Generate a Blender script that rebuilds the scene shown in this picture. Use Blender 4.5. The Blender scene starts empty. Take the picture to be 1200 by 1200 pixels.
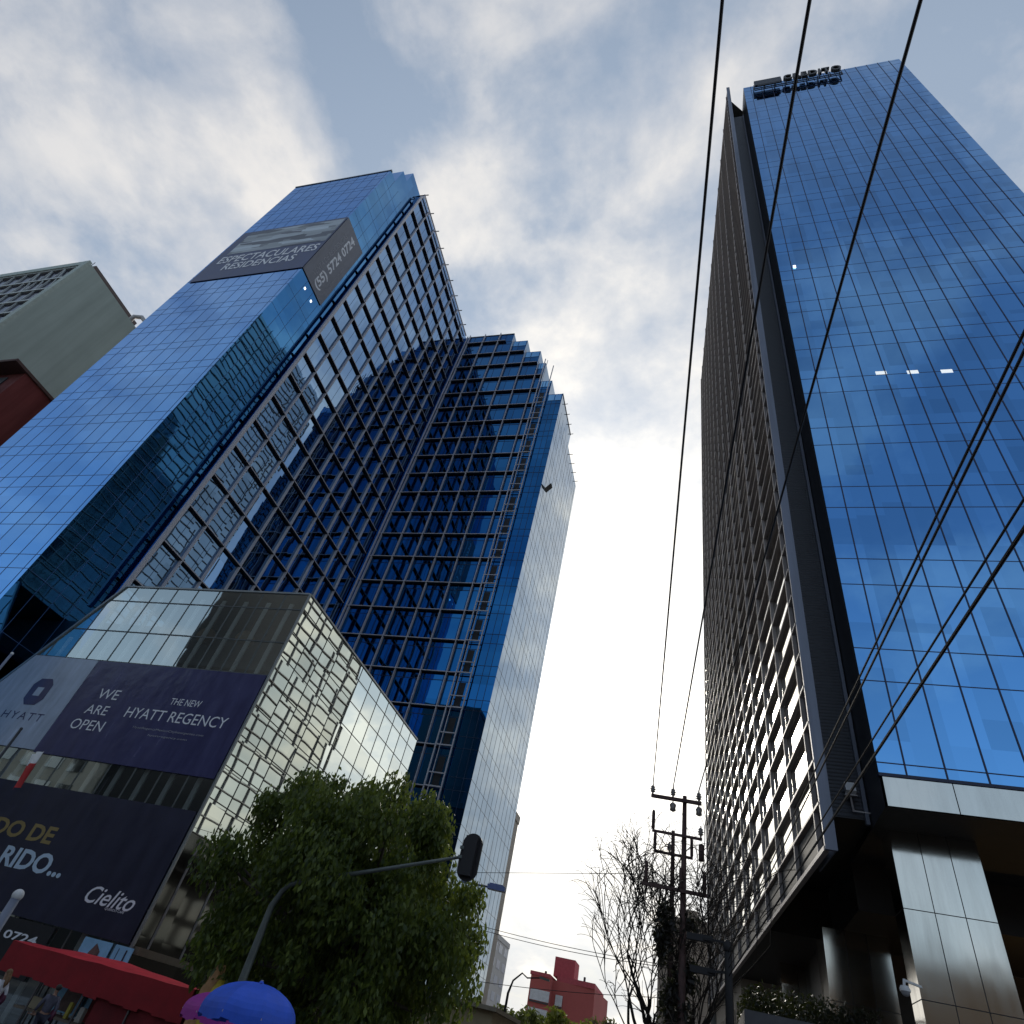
import bpy, math, random
import numpy as np
from mathutils import Vector, Matrix
random.seed(7); rng = np.random.default_rng(7)
R = math.radians
scene = bpy.context.scene
col = scene.collection
V3 = Vector
CAM_H = 2.6

# ------------------------------------------------------------------ survey helpers
_F, _P, _RO, _Y = 718.867, R(41.334), R(-15.1316), R(22.4194)
_d = V3((-math.sin(_Y)*math.cos(_P), math.cos(_Y)*math.cos(_P), math.sin(_P)))
_r0 = V3((math.cos(_Y), math.sin(_Y), 0)); _u0 = _r0.cross(_d)
_r = _r0*math.cos(_RO) - _u0*math.sin(_RO); _u = _r0*math.sin(_RO) + _u0*math.cos(_RO)
def ray(x, y): return _d + _r*((x-600)/_F) - _u*((y-600)/_F)
def atY(x, y, Y):
    v = ray(x, y); p = v*(Y/v.y); return V3((p.x, p.y, p.z+CAM_H))
def atX(x, y, X):
    v = ray(x, y); p = v*(X/v.x); return V3((p.x, p.y, p.z+CAM_H))

# ------------------------------------------------------------------ materials
MATS = {}
def newmat(name):
    m = bpy.data.materials.new(name); m.use_nodes = True
    nt = m.node_tree; b = nt.nodes['Principled BSDF']
    return m, nt, b
def N(nt, t, **kw):
    n = nt.nodes.new(t)
    for k, v in kw.items(): setattr(n, k, v)
    return n
def L(nt, a, b): nt.links.new(a, b)
def math_n(nt, op, a, b=None, clamp=False):
    n = N(nt, 'ShaderNodeMath', operation=op); n.use_clamp = clamp
    for i, x in enumerate((a, b)):
        if x is None: continue
        if isinstance(x, (int, float)): n.inputs[i].default_value = x
        else: L(nt, x, n.inputs[i])
    return n.outputs[0]
def vmath(nt, op, a, b=None, scale=None):
    n = N(nt, 'ShaderNodeVectorMath', operation=op)
    for i, x in enumerate((a, b)):
        if x is None: continue
        if isinstance(x, (tuple, list)): n.inputs[i].default_value = x
        else: L(nt, x, n.inputs[i])
    if scale is not None: n.inputs['Scale'].default_value = scale
    return n.outputs['Value' if op in ('DOT_PRODUCT', 'LENGTH') else 'Vector']
def ramp(nt, fac, stops):
    n = N(nt, 'ShaderNodeValToRGB'); L(nt, fac, n.inputs[0])
    el = n.color_ramp.elements
    while len(el) < len(stops): el.new(0.5)
    for e, (p, c) in zip(el, stops):
        e.position = p; e.color = (c[0], c[1], c[2], 1) if isinstance(c, (tuple, list)) else (c, c, c, 1)
    return n.outputs[0]
def mixc(nt, fac, a, b, mode='MIX'):
    n = N(nt, 'ShaderNodeMix', data_type='RGBA', blend_type=mode)
    for s, x in ((n.inputs[0], fac), (n.inputs[6], a), (n.inputs[7], b)):
        if isinstance(x, (int, float)): s.default_value = x
        elif isinstance(x, (tuple, list)): s.default_value = (x[0], x[1], x[2], 1)
        else: L(nt, x, s)
    return n.outputs[2]

def plain(name, c, rough=0.6, metal=0.0, var=0.15, scale=2.0, bump=0.0, spec=0.5):
    if name in MATS: return MATS[name]
    m, nt, b = newmat(name)
    tc = N(nt, 'ShaderNodeTexCoord')
    nz = N(nt, 'ShaderNodeTexNoise'); nz.inputs['Scale'].default_value = scale; nz.inputs['Detail'].default_value = 6
    nz.inputs['Roughness'].default_value = 0.65
    L(nt, tc.outputs['Object'], nz.inputs['Vector'])
    lo = tuple(x*(1-var) for x in c); hi = tuple(min(1, x*(1+var)) for x in c)
    L(nt, ramp(nt, nz.outputs[0], [(0.3, lo), (0.7, hi)]), b.inputs['Base Color'])
    b.inputs['Roughness'].default_value = rough; b.inputs['Metallic'].default_value = metal
    b.inputs['Specular IOR Level'].default_value = spec
    if bump:
        bn = N(nt, 'ShaderNodeBump'); bn.inputs['Strength'].default_value = bump; bn.inputs['Distance'].default_value = 0.02
        L(nt, nz.outputs[0], bn.inputs['Height']); L(nt, bn.outputs[0], b.inputs['Normal'])
    MATS[name] = m; return m

def streaked(name, c, rough, metal, dark=0.72, sz=0.10, sc=1.4, spec=0.5):
    if name in MATS: return MATS[name]
    m, nt, b = newmat(name); tc = N(nt, 'ShaderNodeTexCoord'); mp = N(nt, 'ShaderNodeMapping'); mp.inputs['Scale'].default_value = (sc, sc, sc*sz); L(nt, tc.outputs['Object'], mp.inputs[0])
    nz = N(nt, 'ShaderNodeTexNoise'); nz.inputs['Scale'].default_value = 1.5; nz.inputs['Detail'].default_value = 8; nz.inputs['Roughness'].default_value = 0.62; L(nt, mp.outputs[0], nz.inputs['Vector'])
    n2 = N(nt, 'ShaderNodeTexNoise'); n2.inputs['Scale'].default_value = 0.35; n2.inputs['Detail'].default_value = 5; L(nt, tc.outputs['Object'], n2.inputs['Vector'])
    a = ramp(nt, nz.outputs[0], [(0.34, tuple(x*dark for x in c)), (0.60, c)])
    L(nt, mixc(nt, 0.35, a, ramp(nt, n2.outputs[0], [(0.35, dark), (0.6, 1.0)]), 'MULTIPLY'), b.inputs['Base Color'])
    L(nt, ramp(nt, nz.outputs[0], [(0.3, min(1, rough*1.5)), (0.65, rough)]), b.inputs['Roughness']); b.inputs['Metallic'].default_value = metal
    n3 = N(nt, 'ShaderNodeTexNoise'); n3.inputs['Scale'].default_value = 0.8; n3.inputs['Detail'].default_value = 1; L(nt, tc.outputs['Object'], n3.inputs['Vector'])
    bn = N(nt, 'ShaderNodeBump'); bn.inputs['Strength'].default_value = 0.12; bn.inputs['Distance'].default_value = 0.05; L(nt, n3.outputs[0], bn.inputs['Height']); L(nt, bn.outputs[0], b.inputs['Normal'])
    MATS[name] = m; return m

def pane_normal(nt, pw, ph, tilt, wave, wscale):
    """normal slightly different for every pane of glass, and slowly wavy inside it"""
    uv = N(nt, 'ShaderNodeUVMap').outputs[0]
    cell = vmath(nt, 'FLOOR', vmath(nt, 'DIVIDE', uv, (pw, ph, 1)))
    wn = N(nt, 'ShaderNodeTexWhiteNoise', noise_dimensions='3D'); L(nt, cell, wn.inputs['Vector'])
    t = vmath(nt, 'SCALE', vmath(nt, 'SUBTRACT', wn.outputs['Color'], (0.5, 0.5, 0.5)), scale=tilt)
    nz = N(nt, 'ShaderNodeTexNoise'); nz.inputs['Scale'].default_value = wscale; nz.inputs['Detail'].default_value = 1.0
    off = vmath(nt, 'ADD', uv, vmath(nt, 'SCALE', cell, scale=7.3)); L(nt, off, nz.inputs['Vector'])
    w = vmath(nt, 'SCALE', vmath(nt, 'SUBTRACT', nz.outputs['Color'], (0.5, 0.5, 0.5)), scale=wave)
    g = N(nt, 'ShaderNodeNewGeometry')
    nrm = vmath(nt, 'NORMALIZE', vmath(nt, 'ADD', g.outputs['Normal'], vmath(nt, 'ADD', t, w)))
    return nrm, wn.outputs['Value'], uv, cell

def mirror_glass(name, tint, pw, ph, tilt=0.006, wave=0.01, wscale=0.6, var=0.12, rough=0.015, blinds=0.0):
    if name in MATS: return MATS[name]
    m, nt, b = newmat(name)
    nrm, val, uv, cell = pane_normal(nt, pw, ph, tilt, wave, wscale)
    c = ramp(nt, val, [(0, tuple(x*(1-var) for x in tint)), (1, tuple(x*(1+var) for x in tint))])
    if blinds:
        # roller blinds behind some of the panes show as a slightly different tone in part of the pane
        wn2 = N(nt, 'ShaderNodeTexWhiteNoise', noise_dimensions='3D')
        L(nt, vmath(nt, 'ADD', cell, (31.7, 11.3, 5.0)), wn2.inputs['Vector'])
        sep = N(nt, 'ShaderNodeSeparateXYZ'); L(nt, vmath(nt, 'FRACTION', vmath(nt, 'DIVIDE', uv, (pw, ph, 1))), sep.inputs[0])
        below = math_n(nt, 'GREATER_THAN', math_n(nt, 'ADD', wn2.outputs['Value'], -0.35), sep.outputs[1])
        c = mixc(nt, math_n(nt, 'MULTIPLY', below, blinds), c, tuple(x*0.62 for x in tint))
    L(nt, c, b.inputs['Base Color'])
    b.inputs['Metallic'].default_value = 1; b.inputs['Roughness'].default_value = rough
    L(nt, nrm, b.inputs['Normal'])
    MATS[name] = m; return m

def clear_glass(name, tint, refl, pw, ph, tilt, wave, wscale=0.7, see=0.6):
    if name in MATS: return MATS[name]
    m, nt, b = newmat(name); nt.nodes.remove(b)
    nrm, val, uv, cell = pane_normal(nt, pw, ph, tilt, wave, wscale)
    gl = N(nt, 'ShaderNodeBsdfGlossy'); gl.inputs['Roughness'].default_value = 0.02
    gl.inputs['Color'].default_value = (*refl, 1); L(nt, nrm, gl.inputs['Normal'])
    tr = N(nt, 'ShaderNodeBsdfTransparent'); tr.inputs['Color'].default_value = (*tint, 1)
    lw = N(nt, 'ShaderNodeLayerWeight'); lw.inputs['Blend'].default_value = 0.5
    f = math_n(nt, 'ADD', math_n(nt, 'MULTIPLY', math_n(nt, 'POWER', lw.outputs['Facing'], 3.0), see), 1-see, True)
    mx = N(nt, 'ShaderNodeMixShader'); L(nt, f, mx.inputs[0]); L(nt, tr.outputs[0], mx.inputs[1]); L(nt, gl.outputs[0], mx.inputs[2])
    L(nt, mx.outputs[0], nt.nodes['Material Output'].inputs[0])
    MATS[name] = m; return m

def emis(name, c, s):
    if name in MATS: return MATS[name]
    m, nt, b = newmat(name)
    b.inputs['Base Color'].default_value = (*c, 1); b.inputs['Emission Color'].default_value = (*c, 1)
    b.inputs['Emission Strength'].default_value = s
    MATS[name] = m; return m

def leafmat(name, dark, light, trans=0.35):
    if name in MATS: return MATS[name]
    m, nt, b = newmat(name)
    g = N(nt, 'ShaderNodeNewGeometry')
    c = ramp(nt, g.outputs['Random Per Island'], [(0.0, dark), (0.75, tuple((a+b_)/2 for a, b_ in zip(dark, light))), (1.0, light)])
    L(nt, c, b.inputs['Base Color']); b.inputs['Roughness'].default_value = 0.5
    tl = N(nt, 'ShaderNodeBsdfTranslucent'); L(nt, mixc(nt, 0.5, c, (0.25, 0.32, 0.04)), tl.inputs['Color'])
    mx = N(nt, 'ShaderNodeMixShader'); mx.inputs[0].default_value = trans
    L(nt, b.outputs[0], mx.inputs[1]); L(nt, tl.outputs[0], mx.inputs[2])
    L(nt, mx.outputs[0], nt.nodes['Material Output'].inputs[0])
    MATS[name] = m; return m

# ------------------------------------------------------------------ mesh builder
ORG = {}
class MB:
    def __init__(s): s.v = []; s.f = []; s.uv = []; s.mi = []; s.cur = 0
    def poly(s, pts, uvs=None):
        n = len(s.v); s.v += [tuple(p) for p in pts]; s.f.append(tuple(range(n, n+len(pts))))
        s.uv.append(uvs if uvs else [(0, 0)]*len(pts)); s.mi.append(s.cur)
    def wall(s, p0, p1, z0, z1):
        """vertical sheet, outward normal to the right-hand side when walking p0 -> p1 reversed (footprint anticlockwise)"""
        ln = math.hypot(p1[0]-p0[0], p1[1]-p0[1])
        s.poly([(p0[0], p0[1], z0), (p1[0], p1[1], z0), (p1[0], p1[1], z1), (p0[0], p0[1], z1)],
               [(0, z0), (ln, z0), (ln, z1), (0, z1)])
    def box(s, a, b):
        x0, y0, z0 = a; x1, y1, z1 = b
        if x0 > x1: x0, x1 = x1, x0
        if y0 > y1: y0, y1 = y1, y0
        if z0 > z1: z0, z1 = z1, z0
        s.obox(((x0+x1)/2, (y0+y1)/2, (z0+z1)/2), ((1, 0, 0), (0, 1, 0), (0, 0, 1)), ((x1-x0)/2, (y1-y0)/2, (z1-z0)/2))
    def obox(s, c, ax, h):
        c = V3(c); A = [V3(ax[i])*h[i] for i in range(3)]
        P = [c + A[0]*i + A[1]*j + A[2]*k for k in (-1, 1) for j in (-1, 1) for i in (-1, 1)]
        for q, (iu, iv) in (((0, 1, 5, 4), (0, 2)), ((1, 3, 7, 5), (1, 2)), ((3, 2, 6, 7), (0, 2)), ((2, 0, 4, 6), (1, 2)), ((4, 5, 7, 6), (0, 1)), ((1, 0, 2, 3), (0, 1))):
            a, b = 2*h[iu], 2*h[iv]
            s.poly([P[i] for i in q], [(0, 0), (a, 0), (a, b), (0, b)])
    def bar(s, p, q, w, up=(0, 0, 1), w2=None):
        p, q = V3(p), V3(q); t = q-p; ln = t.length; t /= ln
        b = t.cross(V3(up))
        if b.length < 1e-4: b = t.cross(V3((1, 0, 0)))
        b.normalize(); c = b.cross(t)
        s.obox((p+q)/2, (t, b, c), (ln/2, w/2, (w2 or w)/2))
    def tube(s, pts, rad, n=8, cap=True):
        pts = [V3(p) for p in pts]; m = len(pts)
        if not isinstance(rad, (list, tuple)): rad = [rad]*m
        base = len(s.v); ref = None
        for i, p in enumerate(pts):
            t = (pts[min(i+1, m-1)] - pts[max(i-1, 0)])
            if t.length < 1e-9: t = V3((0, 0, 1))
            t.normalize()
            if ref is None: ref = t.orthogonal().normalized()
            a = ref - t*ref.dot(t)
            if a.length < 1e-5: a = t.orthogonal()
            a.normalize(); ref = a; b = t.cross(a)
            for k in range(n):
                w = 2*math.pi*k/n
                s.v.append(tuple(p + (a*math.cos(w) + b*math.sin(w))*rad[i]))
        for i in range(m-1):
            for k in range(n):
                k2 = (k+1) % n
                s.f.append((base+i*n+k, base+i*n+k2, base+(i+1)*n+k2, base+(i+1)*n+k)); s.uv.append([(0, 0)]*4); s.mi.append(s.cur)
        if cap:
            s.f.append(tuple(base+k for k in range(n))[::-1]); s.uv.append([(0, 0)]*n); s.mi.append(s.cur)
            s.f.append(tuple(base+(m-1)*n+k for k in range(n))); s.uv.append([(0, 0)]*n); s.mi.append(s.cur)
    def prism(s, poly, z0, z1):
        n = len(poly)
        for i in range(n): s.wall(poly[i], poly[(i+1) % n], z0, z1)
        s.poly([(x, y, z1) for x, y in poly], [(x, y) for x, y in poly])
        s.poly([(x, y, z0) for x, y in poly][::-1], [(x, y) for x, y in poly][::-1])
    def sphere(s, c, r, n=12, m=8, sc=(1, 1, 1)):
        c = V3(c); base = len(s.v)
        for i in range(m+1):
            th = math.pi*i/m
            for k in range(n):
                ph = 2*math.pi*k/n
                s.v.append((c.x+r*sc[0]*math.sin(th)*math.cos(ph), c.y+r*sc[1]*math.sin(th)*math.sin(ph), c.z+r*sc[2]*math.cos(th)))
        for i in range(m):
            for k in range(n):
                k2 = (k+1) % n
                s.f.append((base+i*n+k, base+(i+1)*n+k, base+(i+1)*n+k2, base+i*n+k2)); s.uv.append([(0, 0)]*4); s.mi.append(s.cur)
    def lathe(s, prof, c=(0, 0, 0), n=16, axis=None):
        """profile of (radius, height) turned round a vertical axis"""
        c = V3(c); base = len(s.v); m = len(prof)
        for r_, z in prof:
            for k in range(n):
                w = 2*math.pi*k/n; s.v.append((c.x+r_*math.cos(w), c.y+r_*math.sin(w), c.z+z))
        for i in range(m-1):
            for k in range(n):
                k2 = (k+1) % n
                s.f.append((base+i*n+k, base+i*n+k2, base+(i+1)*n+k2, base+(i+1)*n+k)); s.uv.append([(0, 0)]*4); s.mi.append(s.cur)
    def build(s, name, mat, parent=None, smooth=False, org=None):
        o_ = ORG.get(parent.name, V3((0, 0, 0))) if parent else V3(org or (0, 0, 0))
        me = bpy.data.meshes.new(name)
        me.from_pydata([(x-o_.x, y-o_.y, z-o_.z) for x, y, z in s.v], [], s.f)
        ul = me.uv_layers.new(name='UVMap'); flat = [c for f in s.uv for p in f for c in p]
        ul.data.foreach_set('uv', flat)
        for mt in (mat if isinstance(mat, (list, tuple)) else [mat]): me.materials.append(mt)
        if any(s.mi): me.polygons.foreach_set('material_index', s.mi)
        if smooth: me.polygons.foreach_set('use_smooth', [True]*len(me.polygons))
        me.update()
        o = bpy.data.objects.new(name, me); col.objects.link(o)
        ORG[o.name] = o_
        if parent: o.parent = parent
        else: o.location = o_
        return o

def tag(o, label=None, cat=None, group=None, kind=None):
    if label: o['label'] = label
    if cat: o['category'] = cat
    if group: o['group'] = group
    if kind: o['kind'] = kind
    return o
def empty(name, loc, label, cat, group=None, rz=0):
    o = bpy.data.objects.new(name, None); col.objects.link(o); o.empty_display_size = 0.5
    o.location = loc; o.rotation_euler.z = rz; ORG[o.name] = V3(loc)
    return tag(o, label, cat, group)
def lempty(name, label, cat, group=None):
    """thing built round its own origin, moved into place afterwards"""
    return empty(name, (0, 0, 0), label, cat, group)
def copy_tree(o, parent=None):
    c = o.copy(); col.objects.link(c); c.parent = parent
    ORG[c.name] = ORG.get(o.name, V3((0, 0, 0)))
    for ch in [x for x in o.children if x is not c]: copy_tree(ch, c)
    return c

def text_geo(sx, shear=0.0, spacing=1.0, bold=0.0, extrude=0.0):
    cu = bpy.data.curves.new('txt', 'FONT'); cu.body = sx; cu.size = 1; cu.shear = shear; cu.space_character = spacing
    cu.resolution_u = 3; cu.offset = bold; cu.extrude = extrude
    o = bpy.data.objects.new('txt', cu); col.objects.link(o)
    dg = bpy.context.evaluated_depsgraph_get(); me = bpy.data.meshes.new_from_object(o.evaluated_get(dg))
    v = [tuple(x.co) for x in me.vertices]; f = [tuple(p.vertices) for p in me.polygons]
    bpy.data.objects.remove(o); bpy.data.curves.remove(cu); bpy.data.meshes.remove(me)
    return v, f
def lettering(parent, sx, org, xd, yd, w, h, mat, shear=0.0, spacing=1.0, bold=0.0, lift=0.012, depth=0.0, name='lettering'):
    v, f = text_geo(sx, shear, spacing, bold, 0.5 if depth else 0.0)
    x0, x1 = min(p[0] for p in v), max(p[0] for p in v); y0, y1 = min(p[1] for p in v), max(p[1] for p in v)
    xd, yd, org = V3(xd), V3(yd), V3(org); nd = xd.cross(yd).normalized()
    mb = MB()
    mb.v = [tuple(org + xd*((p[0]-x0)/(x1-x0)*w) + yd*((p[1]-y0)/(y1-y0)*h) + nd*(lift + p[2]*depth)) for p in v]
    mb.f = f; mb.uv = [[(0, 0)]*len(q) for q in f]; mb.mi = [0]*len(f)
    return mb.build(name, mat, parent)

def skin_geo(pts, edges, root, sub=2):
    """one continuous skinned surface over a skeleton of joints with a radius each"""
    names = list(pts); idx = {n: i for i, n in enumerate(names)}
    me = bpy.data.meshes.new('sk'); me.from_pydata([pts[n][0] for n in names], [(idx[a], idx[b]) for a, b in edges], [])
    o = bpy.data.objects.new('sk', me); col.objects.link(o)
    o.modifiers.new('s', 'SKIN').use_smooth_shade = True
    for i, n in enumerate(names):
        sv = me.skin_vertices[0].data[i]; r_ = pts[n][1]
        sv.radius = r_ if isinstance(r_, tuple) else (r_, r_); sv.use_root = (n == root)
    ss = o.modifiers.new('u', 'SUBSURF'); ss.levels = sub; ss.render_levels = sub
    dg = bpy.context.evaluated_depsgraph_get(); m2 = bpy.data.meshes.new_from_object(o.evaluated_get(dg))
    mb = MB(); mb.v = [tuple(x.co) for x in m2.vertices]; mb.f = [tuple(p.vertices) for p in m2.polygons]
    mb.uv = [[(0, 0)]*len(q) for q in mb.f]; mb.mi = [0]*len(mb.f)
    bpy.data.objects.remove(o); bpy.data.meshes.remove(me); bpy.data.meshes.remove(m2)
    return mb

# ------------------------------------------------------------------ palette
BLUE = (0.055, 0.24, 0.62)
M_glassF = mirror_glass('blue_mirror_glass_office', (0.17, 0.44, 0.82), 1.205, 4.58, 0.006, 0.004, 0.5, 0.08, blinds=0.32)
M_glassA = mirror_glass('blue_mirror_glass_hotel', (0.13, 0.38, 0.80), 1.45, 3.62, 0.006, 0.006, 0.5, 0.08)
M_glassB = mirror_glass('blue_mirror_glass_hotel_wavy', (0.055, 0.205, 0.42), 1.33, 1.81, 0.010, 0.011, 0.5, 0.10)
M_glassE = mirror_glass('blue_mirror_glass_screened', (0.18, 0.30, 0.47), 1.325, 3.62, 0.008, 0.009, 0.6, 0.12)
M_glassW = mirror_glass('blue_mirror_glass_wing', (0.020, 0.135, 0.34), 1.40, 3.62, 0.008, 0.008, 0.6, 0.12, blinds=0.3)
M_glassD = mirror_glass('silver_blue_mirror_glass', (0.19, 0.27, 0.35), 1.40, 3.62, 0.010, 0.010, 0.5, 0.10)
M_glassG = mirror_glass('bronze_mirror_glass', (0.66, 0.64, 0.58), 3.7, 1.43, 0.005, 0.004, 0.5, 0.08, rough=0.05)
M_lineA = plain('blue_joint', (0.04, 0.11, 0.28), 0.5)
M_line = plain('dark_blue_joint', (0.012, 0.02, 0.06), 0.5)
M_alu = plain('pale_aluminium', (0.46, 0.43, 0.43), 0.45, 0.2, 0.08)
M_aluW = plain('pale_aluminium_screen', (0.52, 0.49, 0.47), 0.5, 0.0, 0.08)
M_scr = plain('screen_aluminium', (0.56, 0.53, 0.56), 0.45, 0.0, 0.06)
M_shelf = plain('brown_bronze_bar', (0.33, 0.29, 0.28), 0.5, 0.0, 0.1)
M_cap = streaked('blue_grey_panel', (0.18, 0.20, 0.26), 0.4, 0.2, 0.75, 0.05, 1.0)
M_dark = plain('charcoal_panel', (0.035, 0.037, 0.045), 0.5, 0.0, 0.2, 6)
M_steel = streaked('satin_steel_panel', (0.70, 0.67, 0.60), 0.10, 1.0, 0.84, 0.12, 1.2)
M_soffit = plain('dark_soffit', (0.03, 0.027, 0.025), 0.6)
M_roof = plain('roof_grey', (0.22, 0.22, 0.21), 0.8)
M_white = plain('white_paint', (0.75, 0.75, 0.75), 0.5, 0.0, 0.05)
M_black = plain('black_rubber', (0.012, 0.011, 0.014), 0.6)
M_wood = plain('weathered_wood', (0.10, 0.075, 0.06), 0.8, 0, 0.3, 5)

# ================================================================== SETTING
gb = MB(); gb.poly([(-900, -700, 0), (900, -700, 0), (900, 1500, 0), (-900, 1500, 0)], [(0, 0)]*4)
tag(gb.build('ground', plain('asphalt', (0.05, 0.05, 0.053), 0.85, 0, 0.25, 0.8, 0.3)), kind='structure')
pv = MB(); pv.box((-60, 11.5, 0.0), (-3.2, 25.4, 0.14)); pv.box((-60, 25.4, 0.0), (-15.5, 120, 0.137))
def pavers(name, c):
    m, nt, b = newmat(name)
    tc = N(nt, 'ShaderNodeTexCoord'); br = N(nt, 'ShaderNodeTexBrick'); br.inputs['Scale'].default_value = 1.6
    br.inputs['Mortar Size'].default_value = 0.012
    br.inputs['Color1'].default_value = (*c, 1); br.inputs['Color2'].default_value = (*[x*0.82 for x in c], 1); br.inputs['Mortar'].default_value = (*[x*0.45 for x in c], 1)
    L(nt, tc.outputs['Object'], br.inputs['Vector'])
    nz = N(nt, 'ShaderNodeTexNoise'); nz.inputs['Scale'].default_value = 0.7; nz.inputs['Detail'].default_value = 8
    L(nt, tc.outputs['Object'], nz.inputs['Vector'])
    L(nt, mixc(nt, 0.6, br.outputs[0], ramp(nt, nz.outputs[0], [(0.35, 0.35), (0.65, 1.0)]), 'MULTIPLY'), b.inputs['Base Color'])
    b.inputs['Roughness'].default_value = 0.75; MATS[name] = m; return m
tag(pv.build('pavement', pavers('pavement_slabs', (0.26, 0.28, 0.31))), kind='structure')
pv2 = MB(); pv2.box((2.4, 16, 0.0), (60, 100, 0.14))
tag(pv2.build('sidewalk', pavers('sidewalk_slabs', (0.24, 0.23, 0.22))), kind='structure')
rl = MB()
for k in range(14): rl.box((-8.2, 30+9*k, 0.002), (-8.05, 34+9*k, 0.006))
tag(rl.build('road_marking', M_white), kind='structure')

# ================================================================== HOTEL TOWER
ZR = 93.7; PITCH = 3.62; Z0 = 47.97 - 13*PITCH
XA = -53.8; XB = -38.9; YA = 22.13; YW = 51.75; XD = -18.47; YE = 68.0; XE = -38.0; YWS = 51.4; XGE = XE-0.27
hot = empty('hotel_tower', (XB, YA, 0), 'tall L-shaped blue mirror-glass tower with a banner wrapped round its corner and white sunscreen grids', 'building')
def glasspart(name, segs, mat, parent, label=None):
    mb = MB()
    for p0, p1, z0, z1 in segs: mb.wall(p0, p1, z0, z1)
    o = mb.build(name, mat, parent)
    if label: o['label'] = label
    return o
def mull(parent, p0, p1, z0, z1, us, zs, w=0.05, d=0.025, mat=None, name='mullions'):
    """thin joints over a glass wall: us metres along it, zs heights"""
    mb = MB(); p0, p1 = V3((*p0, 0)), V3((*p1, 0)); t = (p1-p0); ln = t.length; t /= ln; n = V3((t.y, -t.x, 0))
    for u in us:
        if 0 <= u <= ln: mb.obox(p0 + t*u + n*(d/2+0.001) + V3((0, 0, (z0+z1)/2)), (t, n, (0, 0, 1)), (w/2, d/2, (z1-z0)/2))
    for z in zs:
        if z0 <= z <= z1: mb.obox(p0 + t*ln/2 + n*(d/2-0.003) + V3((0, 0, z)), (t, n, (0, 0, 1)), (ln/2, d/2, w/2))
    return mb.build(name, mat or M_line, parent)
def frange(a, b, s):
    out = []; x = a
    while x < b - 1e-6: out.append(x); x += s
    return out
def floors(z0, z1, frac=0.30):
    zs = []
    k = 0
    while Z0 + k*PITCH < z1:
        for q in (Z0+k*PITCH, Z0+k*PITCH+PITCH*frac):
            if z0 < q < z1: zs.append(q)
        k += 1
    return zs
# the roof climbs in two one-storey steps from the corner back to the side face
ZA = 86.86; S1 = (23.5, 90.6); S2 = (24.8, 93.6)
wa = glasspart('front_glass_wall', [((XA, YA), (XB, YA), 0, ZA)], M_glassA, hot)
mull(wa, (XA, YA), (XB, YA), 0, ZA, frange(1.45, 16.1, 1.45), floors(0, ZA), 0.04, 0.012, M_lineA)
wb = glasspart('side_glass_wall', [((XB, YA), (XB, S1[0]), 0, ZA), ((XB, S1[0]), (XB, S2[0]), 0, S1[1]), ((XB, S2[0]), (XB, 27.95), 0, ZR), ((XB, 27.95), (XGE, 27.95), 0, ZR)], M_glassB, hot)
mull(wb, (XB, YA), (XB, 27.2), 0, ZA, (1.37, 2.67, 4.0), frange(Z0, ZA, PITCH), 0.03, 0.012, M_lineA)
wt = glasspart('step_wall', [((XA, S1[0]), (XB, S1[0]), ZA-0.3, S1[1]), ((XA, S2[0]), (XB, S2[0]), S1[1]-0.3, ZR)], M_glassA, hot)
we = glasspart('side_glass_wall', [((XGE, 27.95), (XGE, YW), 0, ZR)], M_glassE, hot)
mull(we, (XGE, 27.95), (XGE, YW), 0, ZR, frange(0.925, 24, 2.65), (), 0.03, 0.01)
# wing: its right end steps down one storey per bay
steps = [(-0.569, 1.766), (-0.515, 1.713), (-0.460, 1.643), (-0.432, 1.574), (-0.398, 1.479), (-0.357, 1.411)]
steps = [(x*YW, z*YW+CAM_H) for x, z in steps]; steps[0] = (steps[0][0], ZR); steps[-1] = (XD, steps[-1][1]); ZD = steps[-1][1]
segs = []; xp = XB
for x, z in steps: segs.append(((xp, YW), (x, YW), 0, z)); xp = x
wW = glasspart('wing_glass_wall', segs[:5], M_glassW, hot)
mb = MB()
def wtop(x):
    for xs, z in steps:
        if x <= xs: return z
    return ZD
for u in frange(1.1, 19, 1.4):
    x = XB+u
    if x < steps[4][0]: mb.box((x-0.02, YW-0.03, 0), (x+0.02, YW-0.001, wtop(x)))
for z in floors(0, ZR, 0.78):
    xr = max([x for x, zz in steps[:5] if zz > z] or [XB]); mb.box((XB, YW-0.025, z-0.025), (xr, YW+0.0, z+0.025))
mb.build('mullions', M_line, wW)
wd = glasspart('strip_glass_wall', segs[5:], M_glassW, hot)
mull(wd, (steps[4][0], YW), (XD, YW), 0, ZD, (0.7, 1.4), floors(0, ZD), 0.04)
wsx = glasspart('step_end_wall', [((x, YW), (x, YW+6.5), steps[k+1][1]-0.2, z) for k, (x, z) in enumerate(steps[:-1])], M_glassD, hot)
f = MB()
for k, (x, z) in enumerate(steps):
    x0 = XB if k == 0 else steps[k-1][0]
    f.poly([(x0, YW, z-0.02), (x, YW, z-0.02), (x, YW+6.5, z-0.02), (x0, YW+6.5, z-0.02)])
    f.wall((x, YW+6.49), (x0, YW+6.49), ZD-1, z-0.02)
f.build('terrace_roof', M_roof, hot)
M_par = mirror_glass('pale_parapet_glass', (0.26, 0.55, 0.85), 0.8, 1.5, 0.02, 0.01)
for k in range(1, 6):
    x0 = steps[k-1][0]+0.12; x1 = steps[k][0]-0.12; z = steps[k][1]
    for u0, u1 in ((x0, (x0+x1)/2-0.06), ((x0+x1)/2+0.06, x1)):
        pr = MB(); pr.box((u0, YW-0.05, z-1.55), (u1, YW-0.02, z-0.2)); pr.build('parapet_window', M_par, wW)
YJ = 59.5; ZD2 = ZD-2.6
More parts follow.
